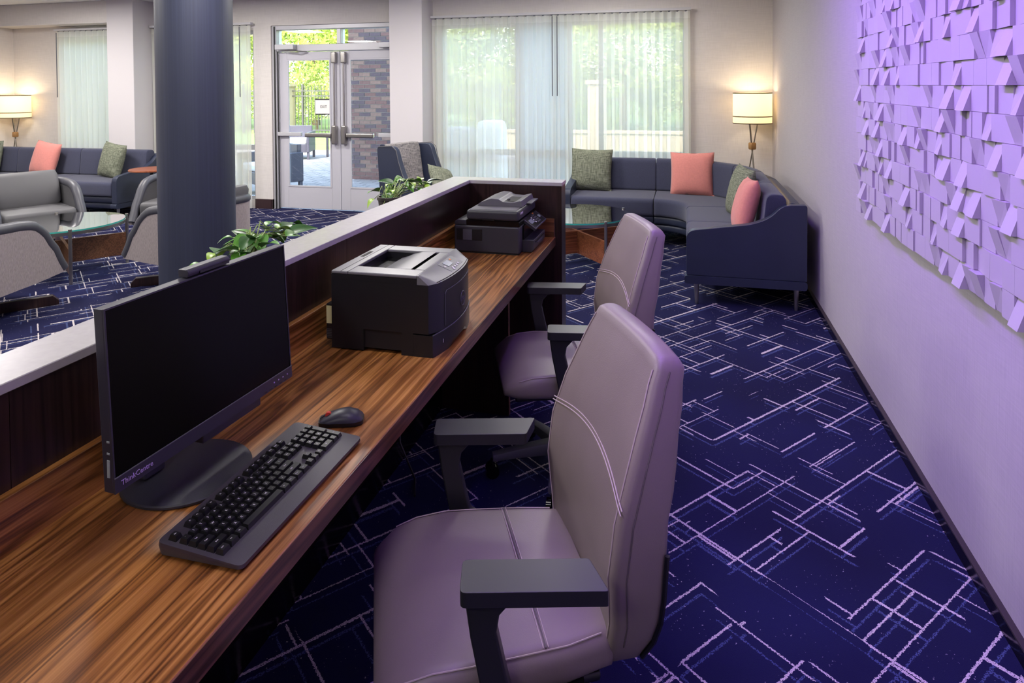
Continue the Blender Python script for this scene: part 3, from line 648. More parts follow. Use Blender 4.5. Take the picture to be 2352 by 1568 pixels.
B().tube([(0, .05, .0115), (0, .042, .0168), (0, .036, .0195)], .0007, 4).obj('button_gap', 'plastic_gloss', mtop)

# ------------------------------------------------------------------ laser printer
lp = thing('laser_printer', 'black laser printer with light grey top and paper drawer on the desk', 'printer', (-.875, 1.99, .74), 0)
# local: front +x ; width along y
X0, Y0, Y1, HT = -.165, -.17, .17, .238
def fx(y): return .160+.025*(1-(y/.17)**2)
NS = 12; ys = [Y0+(Y1-Y0)*i/NS for i in range(NS+1)]
def corner(y): return min(1, (.17-abs(y))/.02)
def body_loop(z, inset=0): return [(X0+inset, Y1-inset, z), (X0+inset, Y0+inset, z)]+[(fx(y)-inset-(.012 if i in (0, NS) else 0), y+(inset if i == 0 else -inset if i == NS else 0), z) for i, y in enumerate(ys)]
bd = B(); 
bd.loft([body_loop(.068), body_loop(.212)]); bd.obj('body', 'plastic_black', lp, smooth=30)
# lower side skirts and drawer
B().box(X0, -.06, Y0, Y1, .004, .068).obj('rear_skirt', 'plastic_black', lp); B().box(.062, .0998, Y0, Y1, .0, .068).obj('front_skirt', 'plastic_black', lp); B().box(-.06, .062, Y0+.004, Y1-.004, .012, .068).obj('side_recess', 'plastic_black', lp)
dr = B().loft([[(.10, y, 0 if abs(y) > .06 else .018) for y in ys]+[(fx(y)+.001, y, 0 if abs(y) > .06 else .018) for y in reversed(ys)], [(.10, y, .064) for y in ys]+[(fx(y)+.001, y, .064) for y in reversed(ys)]]).obj('paper_drawer', 'plastic_black', lp, smooth=30)
B().tube([(fx(y)+.0015, y, .066) for y in ys], .0016, 5).obj('drawer_line', 'plastic_mid', dr)
link('numeral', text_mesh('1', .016, 'white_print'), dr, (fx(-.12)+.0022, -.12, .034), (PI/2, 0, PI/2+.12))
# front door outline and round badge
dl = B().tube([(fx(y)+.001, y, z) for y, z in [(-.105, .075), (-.105, .172), (-.097, .18)]+[(yy, .18) for yy in [q*.02 for q in range(-4, 7)]]+[(.14, .178)]], .0012, 5).obj('door_line', 'plastic_mid', lp)
bdg = B()
bdg.tube([(fx(.02)+.0012, .03+.022*math.cos(a), .118+.022*math.sin(a)) for a in [2*PI*j/28 for j in range(28)]], .0012, 5, True); bdg = bdg.obj('badge_ring', 'plastic_mid', lp)
link('lettering', text_mesh('DELL', .0145, 'plastic_mid'), bdg, (fx(.03)+.0016, .03, .118), (PI/2, 0, PI/2))
# top: frame around the output well, sloped control panel
ZT = HT
top = B()
for zz0, zz1, bb_ in ((.228, ZT, top), (.2115, .228, B())):
    bb_.box(X0, X0+.055, Y0, Y1, zz0, zz1); bb_.box(X0+.055, .113, Y0, Y0+.065, zz0, zz1); bb_.box(X0+.055, .113, Y1-.06, Y1, zz0, zz1); bb_.box(.078, .113, Y0+.065, Y1-.06, zz0, zz1)
    if bb_ is not top: bb_.obj('upper_body', 'plastic_black', lp)
top.obj('top_cover', 'plastic_grey', lp, bevel=.003)
box('well_floor', 'plastic_gloss', X0+.055, .0, Y0+.065, Y1-.06, .205, .2125, lp)
B().grid([[(x_, y_, z_) for y_ in (Y0+.066, Y1-.061)] for x_, z_ in ((-.055, .2126), (-.035, .219), (-.01, .230), (.02, .2365), (.05, .2378), (.066, .2378))]).obj('output_ramp', 'plastic_grey', lp, smooth=60)
box('stop_slot', 'plastic_gloss', .064, .079, -.045, .06, .2125, .232, lp); box('hinge_slot', 'plastic_gloss', X0+.010, X0+.022, .0, .07, ZT-.002, ZT+.0006, lp)
B().box(X0+.0315, X0+.033, Y0, Y1, ZT-.001, ZT+.0004).obj('cover_gap', 'plastic_gloss', lp)
pn = B(); pn.loft([[(.113, y, .212) for y in ys]+[(fx(y)-(.012 if abs(y) > .169 else 0), y, .212) for y in reversed(ys)], [(.113, y, ZT) for y in ys]+[(.116, y, ZT) for y in reversed(ys)]])
pn = pn.obj('control_panel', 'plastic_grey', lp, smooth=30)
# slope of the panel top at y: from (.116,ZT) to (fx,.212)
def onp(y, t, off=.0008): x_ = .116+(fx(y)-.116)*t; z_ = ZT+(.212-ZT)*t; return (x_+off*.45, y, z_+off)
def pad(y0, y1, t0, t1, off): return [onp(y0, t0, off), onp(y1, t0, off), onp(y1, t1, off), onp(y0, t1, off)]
def plate(name, mt, y0, y1, t0, t1, off, th=.001):
    a, b_ = pad(y0, y1, t0, t1, off-th), pad(y0, y1, t0, t1, off); return B().add(a+b_, BF).obj(name, mt, pn)
plate('panel_field', 'plastic_mid', -.03, .09, .12, .80, .0008); plate('display', 'lcd', -.005, .035, .20, .52, .0016)
for q, (yy, tt) in enumerate([(-.022, .38), (.0, .62), (.018, .64), (.036, .64), (.054, .62), (-.006, .72)]): plate('button', 'white_print', yy, yy+.007, tt, tt+.09, .0016)
plate('warning_light', 'button_orange', .05, .058, .22, .32, .0016)
B().tube([onp(y, .93, .0006) for y in ys[1:-1]], .0012, 4).obj('panel_seam', 'plastic_gloss', pn)
bx_ = B().box(X0-.028, X0, -.155, .10, .02, .13).obj('rear_vent_cover', 'plastic_black', lp, bevel=.004)
box('rating_label', 'yellow_label', X0-.026, X0-.003, -.1556, -.155, .07, .124, bx_)
for q in range(6): box('vent_slot', 'plastic_mid', X0-.027, X0-.002, -.1556, -.155, .026+q*.005, .028+q*.005, bx_)

# ------------------------------------------------------------------ multifunction printer
mf = thing('multifunction_printer', 'black multifunction printer with scanner lid and tilted keypad at desk end', 'printer', (-.915, 3.215, .74), 0)
box('body', 'plastic_char', -.160, .160, -.185, .185, .004, .131, mf, bevel=.008, seg=3)
b = B(); b.box(-.158, .155, -.182, .182, 0, .004); b.obj('underside', 'rubber', mf)
B().box(-.1, .158, -.178, .178, .131, .156).obj('scanner_band', 'plastic_gloss', mf)
B().prism([(-.160, .131), (-.158, .148), (-.145, .156), (-.1, .156), (-.1, .131)], -.18, .18, 'y').obj('rear_feed_cover', 'plastic_char', mf, bevel=.003)
lid = B().box(-.1, .158, -.183, .183, .156, .205).obj('scanner_lid', 'plastic_char', mf, bevel=.014, seg=4)
box('lid_inlay', 'plastic_grey', -.085, .14, -.165, -.075, .2045, .2062, lid, bevel=.001, seg=1)
box('finger_notch', 'plastic_black', -.02, .04, -.1836, -.18, .158, .166, lid)
ad = B().prism(roundpoly([(-.08, .205), (-.065, .222), (-.01, .243), (.03, .240), (.05, .228), (.10, .226), (.14, .236), (.15, .205)], .006, 3), -.07, .175, 'y').obj('document_feeder', 'plastic_grey', mf, bevel=.004)
box('feed_slot', 'plastic_black', .045, .115, -.05, .10, .2262, .2282, ad); box('feed_guide', 'plastic_mid', .06, .07, -.02, .0, .228, .236, ad)
box('feeder_tray', 'plastic_mid', .10, .175, .02, .17, .205, .212, mf, bevel=.002)
box('side_door', 'plastic_black', -.148, -.02, -.1868, -.185, .06, .115, mf, bevel=.001, seg=1); box('side_door_panel', 'plastic_mid', -.115, -.07, -.1876, -.1868, .062, .113, mf)
link('lettering', text_mesh('EPSON', .016, 'white_print'), lid, (.1590, -.125, .188), (PI/2, 0, PI/2))
b = B(); b.prism([(.158, .06), (.215, .06), (.215, .02), (.205, 0), (.158, 0)], -.12, .14, 'y'); tr = b.obj('paper_tray', 'plastic_char', mf, bevel=.004)
box('tray_grip', 'plastic_mid', .215, .217, -.04, .08, .03, .036, tr); box('tray_grip', 'plastic_gloss', .2152, .2165, -.09, .12, .044, .047, tr)
box('output_bay', 'plastic_gloss', .158, .168, -.12, .15, .06, .125, mf)
cp = thing('x', '', ''); bpy.data.objects.remove(cp)
P0, P1 = Vector((.152, 0, .150)), Vector((.216, 0, .104)); pd = (P1-P0); nn = Vector((.046, 0, .064)).normalized()
def mp_(t, y, o): q = P0+pd*t+nn*o; return (q.x, y, q.z)
def mplate(name, mt, y0, y1, t0, t1, o0, o1, par): return B().add([mp_(t0, y0, o0), mp_(t0, y1, o0), mp_(t1, y1, o0), mp_(t1, y0, o0), mp_(t0, y0, o1), mp_(t0, y1, o1), mp_(t1, y1, o1), mp_(t1, y0, o1)], BF).obj(name, mt, par)
cpn = mplate('keypad_panel', 'plastic_char', -.075, .18, 0, 1, -.012, 0, mf); mplate('keypad_border', 'plastic_grey', -.073, .178, .03, .97, 0, .0006, cpn); mplate('keypad_face', 'plastic_black', -.066, .171, .07, .93, .0006, .001, cpn)
mplate('display', 'lcd', -.05, .01, .30, .62, .001, .0018, cpn)
for r in range(4):
    for q in range(3): mplate('button', 'plastic_grey', .045+q*.02, .059+q*.02, .18+r*.17, .28+r*.17, .001, .002, cpn)
for q in range(3): mplate('button', 'white_print', .018, .030, .25+q*.18, .35+q*.18, .001, .002, cpn)
mplate('button', 'button_orange', .09, .112, .08, .16, .001, .002, cpn); mplate('button', 'lcd', .125, .155, .4, .6, .001, .002, cpn)

# ------------------------------------------------------------------ potted plants on the ledge
def leaf_mesh(L_, Wd, mt, curl):
    rows = []
    for i in range(9):
        t = i/8; wd = Wd*(math.sin(PI*min(1, t**.62)))*(1-.12*t) if 0 < t < 1 else 0.0005
        z = curl*(t-t*t)*4*.1-curl*.35*t*t
        rows.append([(s*wd/2, t*L_, z*L_+abs(s)*wd*.16) for s in (-1, -.5, 0, .5, 1)])
    return B().grid(rows).mesh('leaf', mt, 80)
LEAF = [leaf_mesh(.085, .058, 'leaf_green', .5), leaf_mesh(.07, .046, 'leaf_lime', .8), leaf_mesh(.10, .062, 'leaf_dark', .3), leaf_mesh(.06, .042, 'leaf_green', 1.)]
def plant(label, x, y, spread, nleaf, seed, trail, sc=1.):
    rnd = random.Random(seed); t = thing('potted_pothos', label, 'plant', (x, y, .875), 0, 'trailing plants behind the partition')
    p = B().lathe([(.040, 0), (.055, .105), (.060, .108), (.060, .122), (.053, .122), (.050, .112)], 20).obj('pot', 'pot_grey', t, smooth=30); B().lathe([(.0, .108), (.0505, .11)], 16).obj('soil', 'soil', t)
    st = B()
    def put(px, py, pz, yaw, pitch, k=None, root=None):
        r0 = root or (rnd.uniform(-.03, .03), rnd.uniform(-.03, .03), .11)
        mid = ((r0[0]+px)/2+rnd.uniform(-.02, .02), (r0[1]+py)/2, max(r0[2], pz)+rnd.uniform(.0, .03))
        st.tube([r0, mid, (px, py, pz)], .0018, 5)
        k = rnd.randrange(4) if k is None else k; s_ = rnd.uniform(.75, 1.1)*sc
        link('leaf', LEAF[k], t, (px, py, pz), (pitch, rnd.uniform(-.4, .4), yaw), (s_, s_, s_))
    for i in range(nleaf):
        an = rnd.uniform(0, 2*PI); rr = rnd.uniform(.02, 1)**.7; py = math.sin(an)*rr*spread[1]+spread[2]; px = math.cos(an)*rr*spread[0]
        pz = .125+rnd.uniform(.0, .05)*(1.2-rr)+rnd.uniform(-.02, .02); yaw = math.atan2(-(px), (py-spread[2]))+rnd.uniform(-.9, .9)
        put(px, py, pz, yaw, rnd.uniform(-.5, .45))
    for q in trail: put(*q)
    st.obj('stems', 'stem_green', t, smooth=60)
    return t
plant('trailing green plant in a pot behind the monitor, beside the column', -1.405, 1.93, (.085, .19, .05), 46, 3, [(-.02, -.20, .12, 2.6, .1, 3), (0, -.16, .10, 3.0, .2, 1)], 1.)
plant('small trailing green plant in a pot in front of the wing chair', -1.405, 3.02, (.075, .22, .22), 42, 5, [(-.03, -.10, .125, 2.6, -.6, 1), (-.02, -.07, .155, 2.9, .2, 0), (0, -.09, .07, 3.0, -.7, 0)], .95)

# ------------------------------------------------------------------ cushions
def cushion(label, mt, loc, rot, sz=.43, th=.15, group='scatter cushions'):
    n = 16; V = {}; vs = []; fs = []
    def prof(u, v):
        e = (1-abs(u)**2.6)*(1-abs(v)**2.6); return th/2*max(0, e)**.5
    for s in (1, -1):
        for i in range(n+1):
            for j in range(n+1):
                u, v = -1+2*i/n, -1+2*j/n; pin = 1-.055*(1-u*u)*abs(v)**3; pin2 = 1-.055*(1-v*v)*abs(u)**3
                w_ = prof(u, v)+.004*math.sin(9*u+4*v)*(1-u*u)*(abs(v)); V[(s, i, j)] = len(vs); vs.append((u*sz/2*pin2, s*w_, v*sz/2*pin))
        for i in range(n):
            for j in range(n): fs.append((V[(s, i, j)], V[(s, i+1, j)], V[(s, i+1, j+1)], V[(s, i, j+1)]))
    me = bpy.data.meshes.new('cushion'); me.from_pydata(vs, [], fs); me.materials.append(MT[mt])
    b_ = bmesh.new(); b_.from_mesh(me); bmesh.ops.remove_doubles(b_, verts=b_.verts, dist=.0005); bmesh.ops.recalc_face_normals(b_, faces=b_.faces); b_.to_mesh(me); b_.free()
    me.polygons.foreach_set('use_smooth', [True]*len(me.polygons)); o = bpy.data.objects.new('scatter_cushion', me); C.objects.link(o); o.location = loc; o.rotation_euler = rot
    return tag(o, label, 'cushion', group)

# ------------------------------------------------------------------ sofas
SEAT = roundpoly([(0, .285), (0, .45), (.62, .455), (.62, .285)], [.03, .045, .01, .01], 5)
BACK = roundpoly([(.50, .452), (.535, .78), (.66, .775), (.68, .452)], [.03, .05, .05, .01], 5)
BASE1 = roundpoly([(.03, .205), (.03, .285), (.70, .285), (.70, .205)], [.028, .028, .005, .005], 4)
BASE2 = roundpoly([(.05, .135), (.05, .205), (.70, .205), (.70, .135)], [.028, .028, .005, .005], 4)
SHELL = roundpoly([(.66, .20), (.645, .70), (.70, .725), (.775, .70), (.78, .15), (.70, .15)], [.005, .02, .02, .03, .01, .01], 4)
def seg_loft(mapf, prof, t0, t1, n, soft=.02, mt='fabric_navy', name='seat_cushion', par=None):
    cx = sum(p[0] for p in prof)/len(prof); cz = sum(p[1] for p in prof)/len(prof); ts = [(t0, 1-soft*2), (t0+soft*.35, 1-soft*.5), (t0+soft, 1)]+[(t0+(t1-t0)*i/n, 1) for i in range(1, n)]+[(t1-soft, 1), (t1-soft*.35, 1-soft*.5), (t1, 1-soft*2)]
    return B().loft([[mapf(cx+(d-cx)*k, t, cz+(z-cz)*k) for d, z in prof] for t, k in ts]).obj(name, mt, par, smooth=55)
def arm(par, mapf, t0, t1, back=.785):
    P = roundpoly([(0, .205), (0, .515), (.43, .575), (.55, .625), (.63, .715), (back, .72), (back, .205)], [.01, .06, .12, .08, .06, .02, .005], 5)
    a = B().loft([[mapf(d, t0, z) for d, z in P], [mapf(d, t1, z) for d, z in P]]).obj('arm', 'leather_navy', par, bevel=.008, seg=3)
    lo, hi = min(t0, t1)-.012, max(t0, t1)+.004
    Q = roundpoly([(-.012, .148), (-.012, .204), (back, .204), (back, .148)], .018, 3)
    B().loft([[mapf(d, lo, z) for d, z in Q], [mapf(d, hi, z) for d, z in Q]]).obj('arm_plinth', 'leather_navy', par, smooth=40)
    return a
def sleg(par, x, y): B().lathe([(.011, 0), (.019, .15)], 14, (x, y, 0)).obj('leg', 'brushed', par, smooth=40)
so = thing('sectional_sofa', 'curved navy sectional sofa wrapping the corner by the wide window', 'sofa')
CX, CY, RI = -.30, 6.20, .30
mL = lambda d, t, z: (t, CY+RI+d, z)
mC = lambda d, t, z: (CX+(RI+d)*math.cos(t), CY+(RI+d)*math.sin(t), z)
mR = lambda d, t, z: (d, t, z)
LX0 = -1.10
seg_loft(mL, SEAT, LX0, CX-.004, 4, par=so); seg_loft(mL, BACK, LX0, CX-.004, 4, name='back_cushion', par=so)
seg_loft(mC, SEAT, .006, PI/2-.006, 14, .02, par=so)
for q in range(3): seg_loft(mC, BACK, PI/6*q+.004, PI/6*(q+1)-.004, 6, .02, name='back_cushion', par=so)
for y0, y1 in ((4.90, 5.515), (5.523, 6.196)):
    seg_loft(mR, SEAT, y0, y1, 4, par=so); seg_loft(mR, BACK, y0, y1, 4, name='back_cushion', par=so)
for nm, pr in (('base_roll', BASE1), ('base_roll', BASE2), ('back_shell', SHELL)):
    seg_loft(mL, pr, LX0, CX-.002, 3, .012, 'leather_navy', nm, so); seg_loft(mC, pr, .004, PI/2-.004, 16, .008, 'leather_navy', nm, so); seg_loft(mR, pr, 4.90, 6.198, 3, .012, 'leather_navy', nm, so)
arm(so, mR, 4.83, 4.90); arm(so, mL, LX0-.07, LX0)
for x, y in ((.07, 4.86), (.72, 4.86), (.08, 6.1), (.7, 6.1), (-.4, 6.58), (-.4, 7.2), (-1.05, 6.58), (-1.05, 7.2)): sleg(so, x, y)
s2 = thing('navy_sofa', 'straight navy sofa against the far left window wall', 'sofa')
YS = 6.31
mS = lambda d, t, z: (t, YS+d, z)
for a, c_ in ((-7.40, -6.405), (-8.41, -7.406), (-9.14, -8.416)):
    seg_loft(mS, SEAT, a, c_, 4, par=s2); seg_loft(mS, BACK, a, c_, 4, name='back_cushion', par=s2)
for nm, pr in (('base_roll', BASE1), ('base_roll', BASE2), ('back_shell', SHELL)): seg_loft(mS, pr, -9.14, -6.403, 3, .012, 'leather_navy', nm, s2)
arm(s2, mS, -6.40, -6.33)
for x, y in ((-6.37, YS+.06), (-6.37, YS+.7), (-9.0, YS+.08), (-9.0, YS+.7)): sleg(s2, x, y)
cushion('olive green woven cushion at the left end of the curved sofa', 'fabric_olive', (-.95, 6.93, .665), (-.20, .02, 0))
cushion('coral cushion in the middle of the curved sofa', 'fabric_coral', (.055, 6.86, .655), (-.20, -.03, -.18))
cushion('olive green cushion leaning in the corner of the curved sofa', 'fabric_olive', (.43, 5.80, .65), (-.24, .03, -1.36))
cushion('coral cushion by the right arm of the curved sofa', 'fabric_coral', (.42, 5.20, .645), (-.26, -.06, -1.48), .41)
cushion('coral cushion in the middle of the far left sofa', 'fabric_coral', (-7.83, 6.72, .655), (-.24, .12, -.1))
cushion('olive green cushion at the right end of the far left sofa', 'fabric_olive', (-6.80, 6.72, .655), (-.22, .10, -.25))
cushion('olive green cushion at the left edge of the far left sofa', 'fabric_olive', (-8.78, 6.72, .655), (-.2, 0, .1))

# ------------------------------------------------------------------ lamps
def floor_lamp(label, x, y, rz):
    t = thing('floor_lamp', label, 'lamp', (x, y, 0), rz, 'tripod floor lamps'); R_ = .188
    B().lathe([(R_, 1.14), (R_, 1.45)], 40)
    sh = B(); n = 40
    for rr in (R_, R_-.003): sh.add([(rr*math.cos(2*PI*j/n), rr*math.sin(2*PI*j/n), z) for z in (1.14, 1.45) for j in range(n)], [(j, (j+1) % n, n+(j+1) % n, n+j) for j in range(n)])
    s_ = sh.obj('lamp_shade', 'lamp_shade', t, smooth=60)
    for z0, z1 in ((1.138, 1.148), (1.207, 1.217), (1.441, 1.452)):
        rg = B(); rg.add([(rr*math.cos(2*PI*j/n), rr*math.sin(2*PI*j/n), z) for rr in (R_+.002,) for z in (z0, z1) for j in range(n)], [(j, (j+1) % n, n+(j+1) % n, n+j) for j in range(n)]); rg.obj('shade_band', 'lamp_ring', s_, smooth=60)
    B().loft([[(px, py, z) for px, py in rrect(.062*k, .062*k, .014, 3)] for z, k in ((.875, .85), (.885, 1), (.935, 1), (.945, .85))]).obj('hub', 'brass_wood', t, smooth=40)
    for q in range(3):
        a = q*2*PI/3+.5; ca, sa = math.cos(a), math.sin(a)
        B().tube([(ca*.145, sa*.145, 0), (-ca*.01, -sa*.01, .91), (-ca*.055, -sa*.055, 1.17)], .007, 8).obj('leg', 'lamp_metal', t, smooth=60)
    B().cyl(0, 0, 1.17, 1.18, .075, 20).obj('socket_plate', 'lamp_metal', t)
    bl = B(); bl.lathe([(.001, 1.345), (.02, 1.34), (.03, 1.315), (.026, 1.28), (.014, 1.24), (.014, 1.18)], 14); bl.obj('bulb', 'diffuser', t, smooth=60)
    light('floor_lamp_light', 'POINT', (x, y, 1.40), 6.0, (1, .80, .50), .05)
    return t
floor_lamp('tripod floor lamp with glowing drum shade behind the curved sofa', .648, 7.2, .4)
floor_lamp('tripod floor lamp with glowing drum shade behind the far left sofa', -8.95, 7.245, 1.3)

# ------------------------------------------------------------------ coffee tables
def coffee_table(label, x, y, rz, wd):
    t = thing('coffee_table', label, 'table', (x, y, 0), rz, 'round glass coffee tables'); R_ = .46; n = 56
    g = B(); g.lathe([(R_-.004, .409), (R_-.004, .421)], n)
    g.mi = [1]*n+[0, 0]; g.obj('glass_top', ['table_glass', 'glass_edge'], t, smooth=30)
    B().loft([[(rr*math.cos(2*PI*j/n), rr*math.sin(2*PI*j/n), z) for rr, z in ((R_-.03, .384), (R_, .384), (R_, .408), (R_-.03, .408))] for j in range(n)], closed=True).obj('ring', 'brushed', t, smooth=40)
    for q in range(4):
        a = q*PI/2; B().cyl(math.cos(a)*(R_+.011), math.sin(a)*(R_+.011), 0, .432, .013, 12).obj('leg', 'brushed', t, smooth=30)
    for q in range(2):
        b_ = B()
        if q == 0: b_.box(-R_, R_, -.011, .011, .075, .27)
        else: b_.box(-.011, .011, -R_, R_, .0755, .2705)
        b_.obj('cross_panel', wd, t)
    return t
coffee_table('round glass coffee table with crossed wood base between the tub chairs', -5.05, 4.48, math.radians(-36), 'brown_wood')
coffee_table('round glass coffee table with crossed wood base before the curved sofa', -.92, 5.80, math.radians(38), 'cherry_wood')

# ------------------------------------------------------------------ side table
t = thing('side_table', 'small round reddish wood side table beside the far left sofa', 'table', (-5.98, 6.46, 0))
B().lathe([(.225, .583), (.24, .59), (.24, .603), (.232, .608)], 36).obj('table_top', 'cherry_wood', t, smooth=30); B().cyl(0, 0, .015, .583, .02, 12).obj('post', 'iron', t, smooth=30); B().lathe([(.17, 0), (.17, .01), (.03, .02)], 28).obj('foot_plate', 'iron', t, smooth=30)

# ------------------------------------------------------------------ tub chairs
def tub_chair(label, x, y, rz):
    t = thing('tub_chair', label, 'chair', (x, y, 0), rz, 'grey tub chairs around the left coffee table')
    HWD, YFRT, YBK, RC = .355, .36, -.34, .20
    path = [(HWD, YFRT-i*.04) for i in range(int((YFRT-(YBK+RC))/.04)+1)]
    path += [(HWD-RC+RC*math.cos(a), YBK+RC-RC*math.sin(a)) for a in [PI/2*i/8 for i in range(9)]]
    path += [(HWD-RC-(2*(HWD-RC))*i/6, YBK) for i in range(1, 6)]
    path += [(-px, py) for px, py in reversed(path[:-5])]
    S_ = [0]
    for a, b_ in zip(path[:-1], path[1:]): S_.append(S_[-1]+math.hypot(b_[0]-a[0], b_[1]-a[1]))
    L_ = S_[-1]
    def hz(s): s = min(s, L_-s); return lerp([(0, .245), (.10, .43), (.19, .555), (.26, .60), (.36, .615), (.7, .63), (2, .65)], s)
    def bz(s): s = min(s, L_-s); return lerp([(0, .225), (.3, .205), (.9, .18)], s)
    def nrm(i):
        a, b_ = path[max(0, i-1)], path[min(len(path)-1, i+1)]; tx_, ty_ = b_[0]-a[0], b_[1]-a[1]; l = math.hypot(tx_, ty_); return (-ty_/l, tx_/l)
    def shellp(o0, o1, dz): 
        lp_ = []
        for i, p in enumerate(path):
            nx, ny = nrm(i); nx, ny = -nx, -ny; z1, z0 = hz(S_[i])-dz, bz(S_[i])
            # inward normal points to chair centre
            if nx*(-p[0])+ny*(.05-p[1]) < 0: nx, ny = -nx, -ny
            lp_.append([(p[0]+nx*o0, p[1]+ny*o0, z0), (p[0]+nx*o0, p[1]+ny*o0, z1), (p[0]+nx*o1, p[1]+ny*o1, z1), (p[0]+nx*o1, p[1]+ny*o1, z0)])
        return lp_
    sh = B().loft(shellp(0, .028, 0)).obj('outer_shell', 'fabric_oatmeal', t, smooth=50)
    B().loft(shellp(.028, .06, 0)).obj('inner_lining', 'leather_grey', t, smooth=50)
    rp = []
    for i, p in enumerate(path):
        nx, ny = nrm(i)
        if nx*(-p[0])+ny*(.05-p[1]) < 0: nx, ny = -nx, -ny
        rp.append((p[0]+nx*.03, p[1]+ny*.03, hz(S_[i])))
    B().tube(rp, .040, 10).obj('rim_pad', 'leather_rim', t, smooth=60)
    pr = rrect(.575, .60, .06, 4, 0, .035)
    B().loft([[(px*k, (py-.035)*k+.035, z) for px, py in pr] for z, k in ((.265, .95), (.28, 1), (.39, 1), (.415, .975), (.425, .93))]).obj('seat_cushion', 'leather_grey', t, smooth=50)
    lp_ = []
    for z, yb, th, k in ((.42, -.17, .13, .93), (.45, -.18, .16, 1), (.58, -.21, .16, 1), (.70, -.25, .13, .98), (.735, -.262, .08, .95)): lp_.append([(px*k, yb+py, z) for px, py in rrect(.56, th, .04, 4)])
    B().loft(lp_).obj('back_cushion', 'leather_grey', t, smooth=50)
    box('seat_frame', 'leather_rim', -.29, .29, -.27, .32, .19, .268, t, bevel=.01)
    for q in range(2):
        B().prism([(-.46, 0), (.46, 0), (.46, .03), (.425, .068+q*.0006), (-.425, .068+q*.0006), (-.46, .03)], -.024, .024, 'y').obj('base_bar', 'espresso', t, bevel=.003, rot=(0, 0, math.radians(45+90*q)))
    B().lathe([(.05, .066), (.03, .09), (.03, .19)], 14).obj('pedestal', 'iron', t, smooth=30)
    return t
rzf = lambda fx_, fy_: math.atan2(-fx_, fy_)
tub_chair('grey tub chair facing the camera, left of the glass coffee table', -5.92, 4.93, rzf(.90, -.44))
tub_chair('grey tub chair beyond the coffee table, half hidden by the column', -4.93, 5.74, rzf(.25, -.97))
tub_chair('grey tub chair in the lower left, seen from outside nearest the camera', -4.63, 3.45, rzf(-.1, .99))
tub_chair('grey tub chair seen from behind, right beside the dark column', -3.80, 4.55, rzf(-.996, .087))

# ------------------------------------------------------------------ wing chair
wc = thing('wing_chair', 'high backed navy leather wing chair with grey tweed inside by the doors', 'chair', (-2.56, 6.30, 0), rzf(.93, -.36))
for sx in (-1, 1):
    P = roundpoly([(-.30, .15), (-.36, .93), (-.11, .95), (-.05, .78), (.05, .57), (.30, .54), (.32, .15)], [.01, .03, .07, .1, .1, .05, .01], 5)
    B().prism(P, sx*.225, sx*.285, 'x').obj('wing', 'leather_navy', wc, bevel=.015, seg=3)
    B().lathe([(.012, 0), (.02, .15)], 12, (sx*.235, .25, 0)).obj('leg', 'espresso', wc); B().lathe([(.012, 0), (.02, .15)], 12, (sx*.235, -.24, 0)).obj('leg', 'espresso', wc)
    B().tube([(sx*.287, a, b_) for a, b_ in [(-.34, .935), (-.14, .952), (-.085, .91), (-.055, .80), (-.005, .68), (.06, .575), (.27, .545)]], .004, 6).obj('piping', 'leather_grey', wc)
B().prism(roundpoly([(-.31, .15), (-.38, .95), (-.33, .955), (-.24, .15)], .02, 4), -.225, .225, 'x').obj('back_shell', 'leather_navy', wc)
B().loft([[(px*k, yb+py, z) for px, py in rrect(.445, .10, .035, 4)] for z, yb, k in ((.44, -.20, .97), (.47, -.21, 1), (.7, -.25, 1), (.91, -.285, 1), (.955, -.295, .95))]).obj('back_cushion', 'fabric_tweed', wc, smooth=50)
box('seat_base', 'leather_navy', -.225, .225, -.25, .30, .15, .32, wc, bevel=.01); box('seat_cushion', 'fabric_tweed', -.22, .22, -.17, .33, .32, .45, wc, bevel=.03, seg=4)
cushion('small grey olive cushion lying in the wing chair', 'fabric_olive', (-2.30, 6.18, .60), (-.60, .30, rzf(.93, -.36)+PI), .34, .13)

# ------------------------------------------------------------------ outside
struct(box('patio_ground', 'pavers', -30, 12, YB+.2, 15.2, -.12, -.05)); struct(box('lawn_ground', 'grass', -45, 30, 15.2, 70, -.14, -.055))
bw = thing('brick_wall', 'weathered grey brown brick wall outside the right glass door', 'wall', (-5.62, 10.5, -.05)); CH, BL = .068, .204
box('mortar_core', 'mortar', .004, 1.2, .008, .5, 0, 50*CH, bw)
bm_ = [B().box(0, BL-.01, 0, .1, 0, CH-.01).mesh('brick', q) for q in ('brick_a', 'brick_b', 'brick_c')]; hm = [B().box(0, BL/2-.01, 0, .1, 0, CH-.01).mesh('brick', q) for q in ('brick_a', 'brick_b', 'brick_c')]
rnd = random.Random(4); cnt = 0; restb = B()
for r in range(50):
    x = 0 if r % 2 == 0 else -BL/2
    while x < 1.2-.05:
        full = x >= 0 and x+BL <= 1.2+.001
        xx = max(0, x); q = rnd.randrange(3)
        if cnt < 298 and r >= 2: link('brick', bm_[q] if full else hm[q], bw, (xx, rnd.uniform(-.003, .002), r*CH)); cnt += 1
        else: restb.box(xx, xx+(BL if full else BL/2)-.01, 0, .1, r*CH, (r+1)*CH-.01)
        x += BL
restb.obj('outer_bricks', 'brick_a', bw)['kind'] = 'stuff'
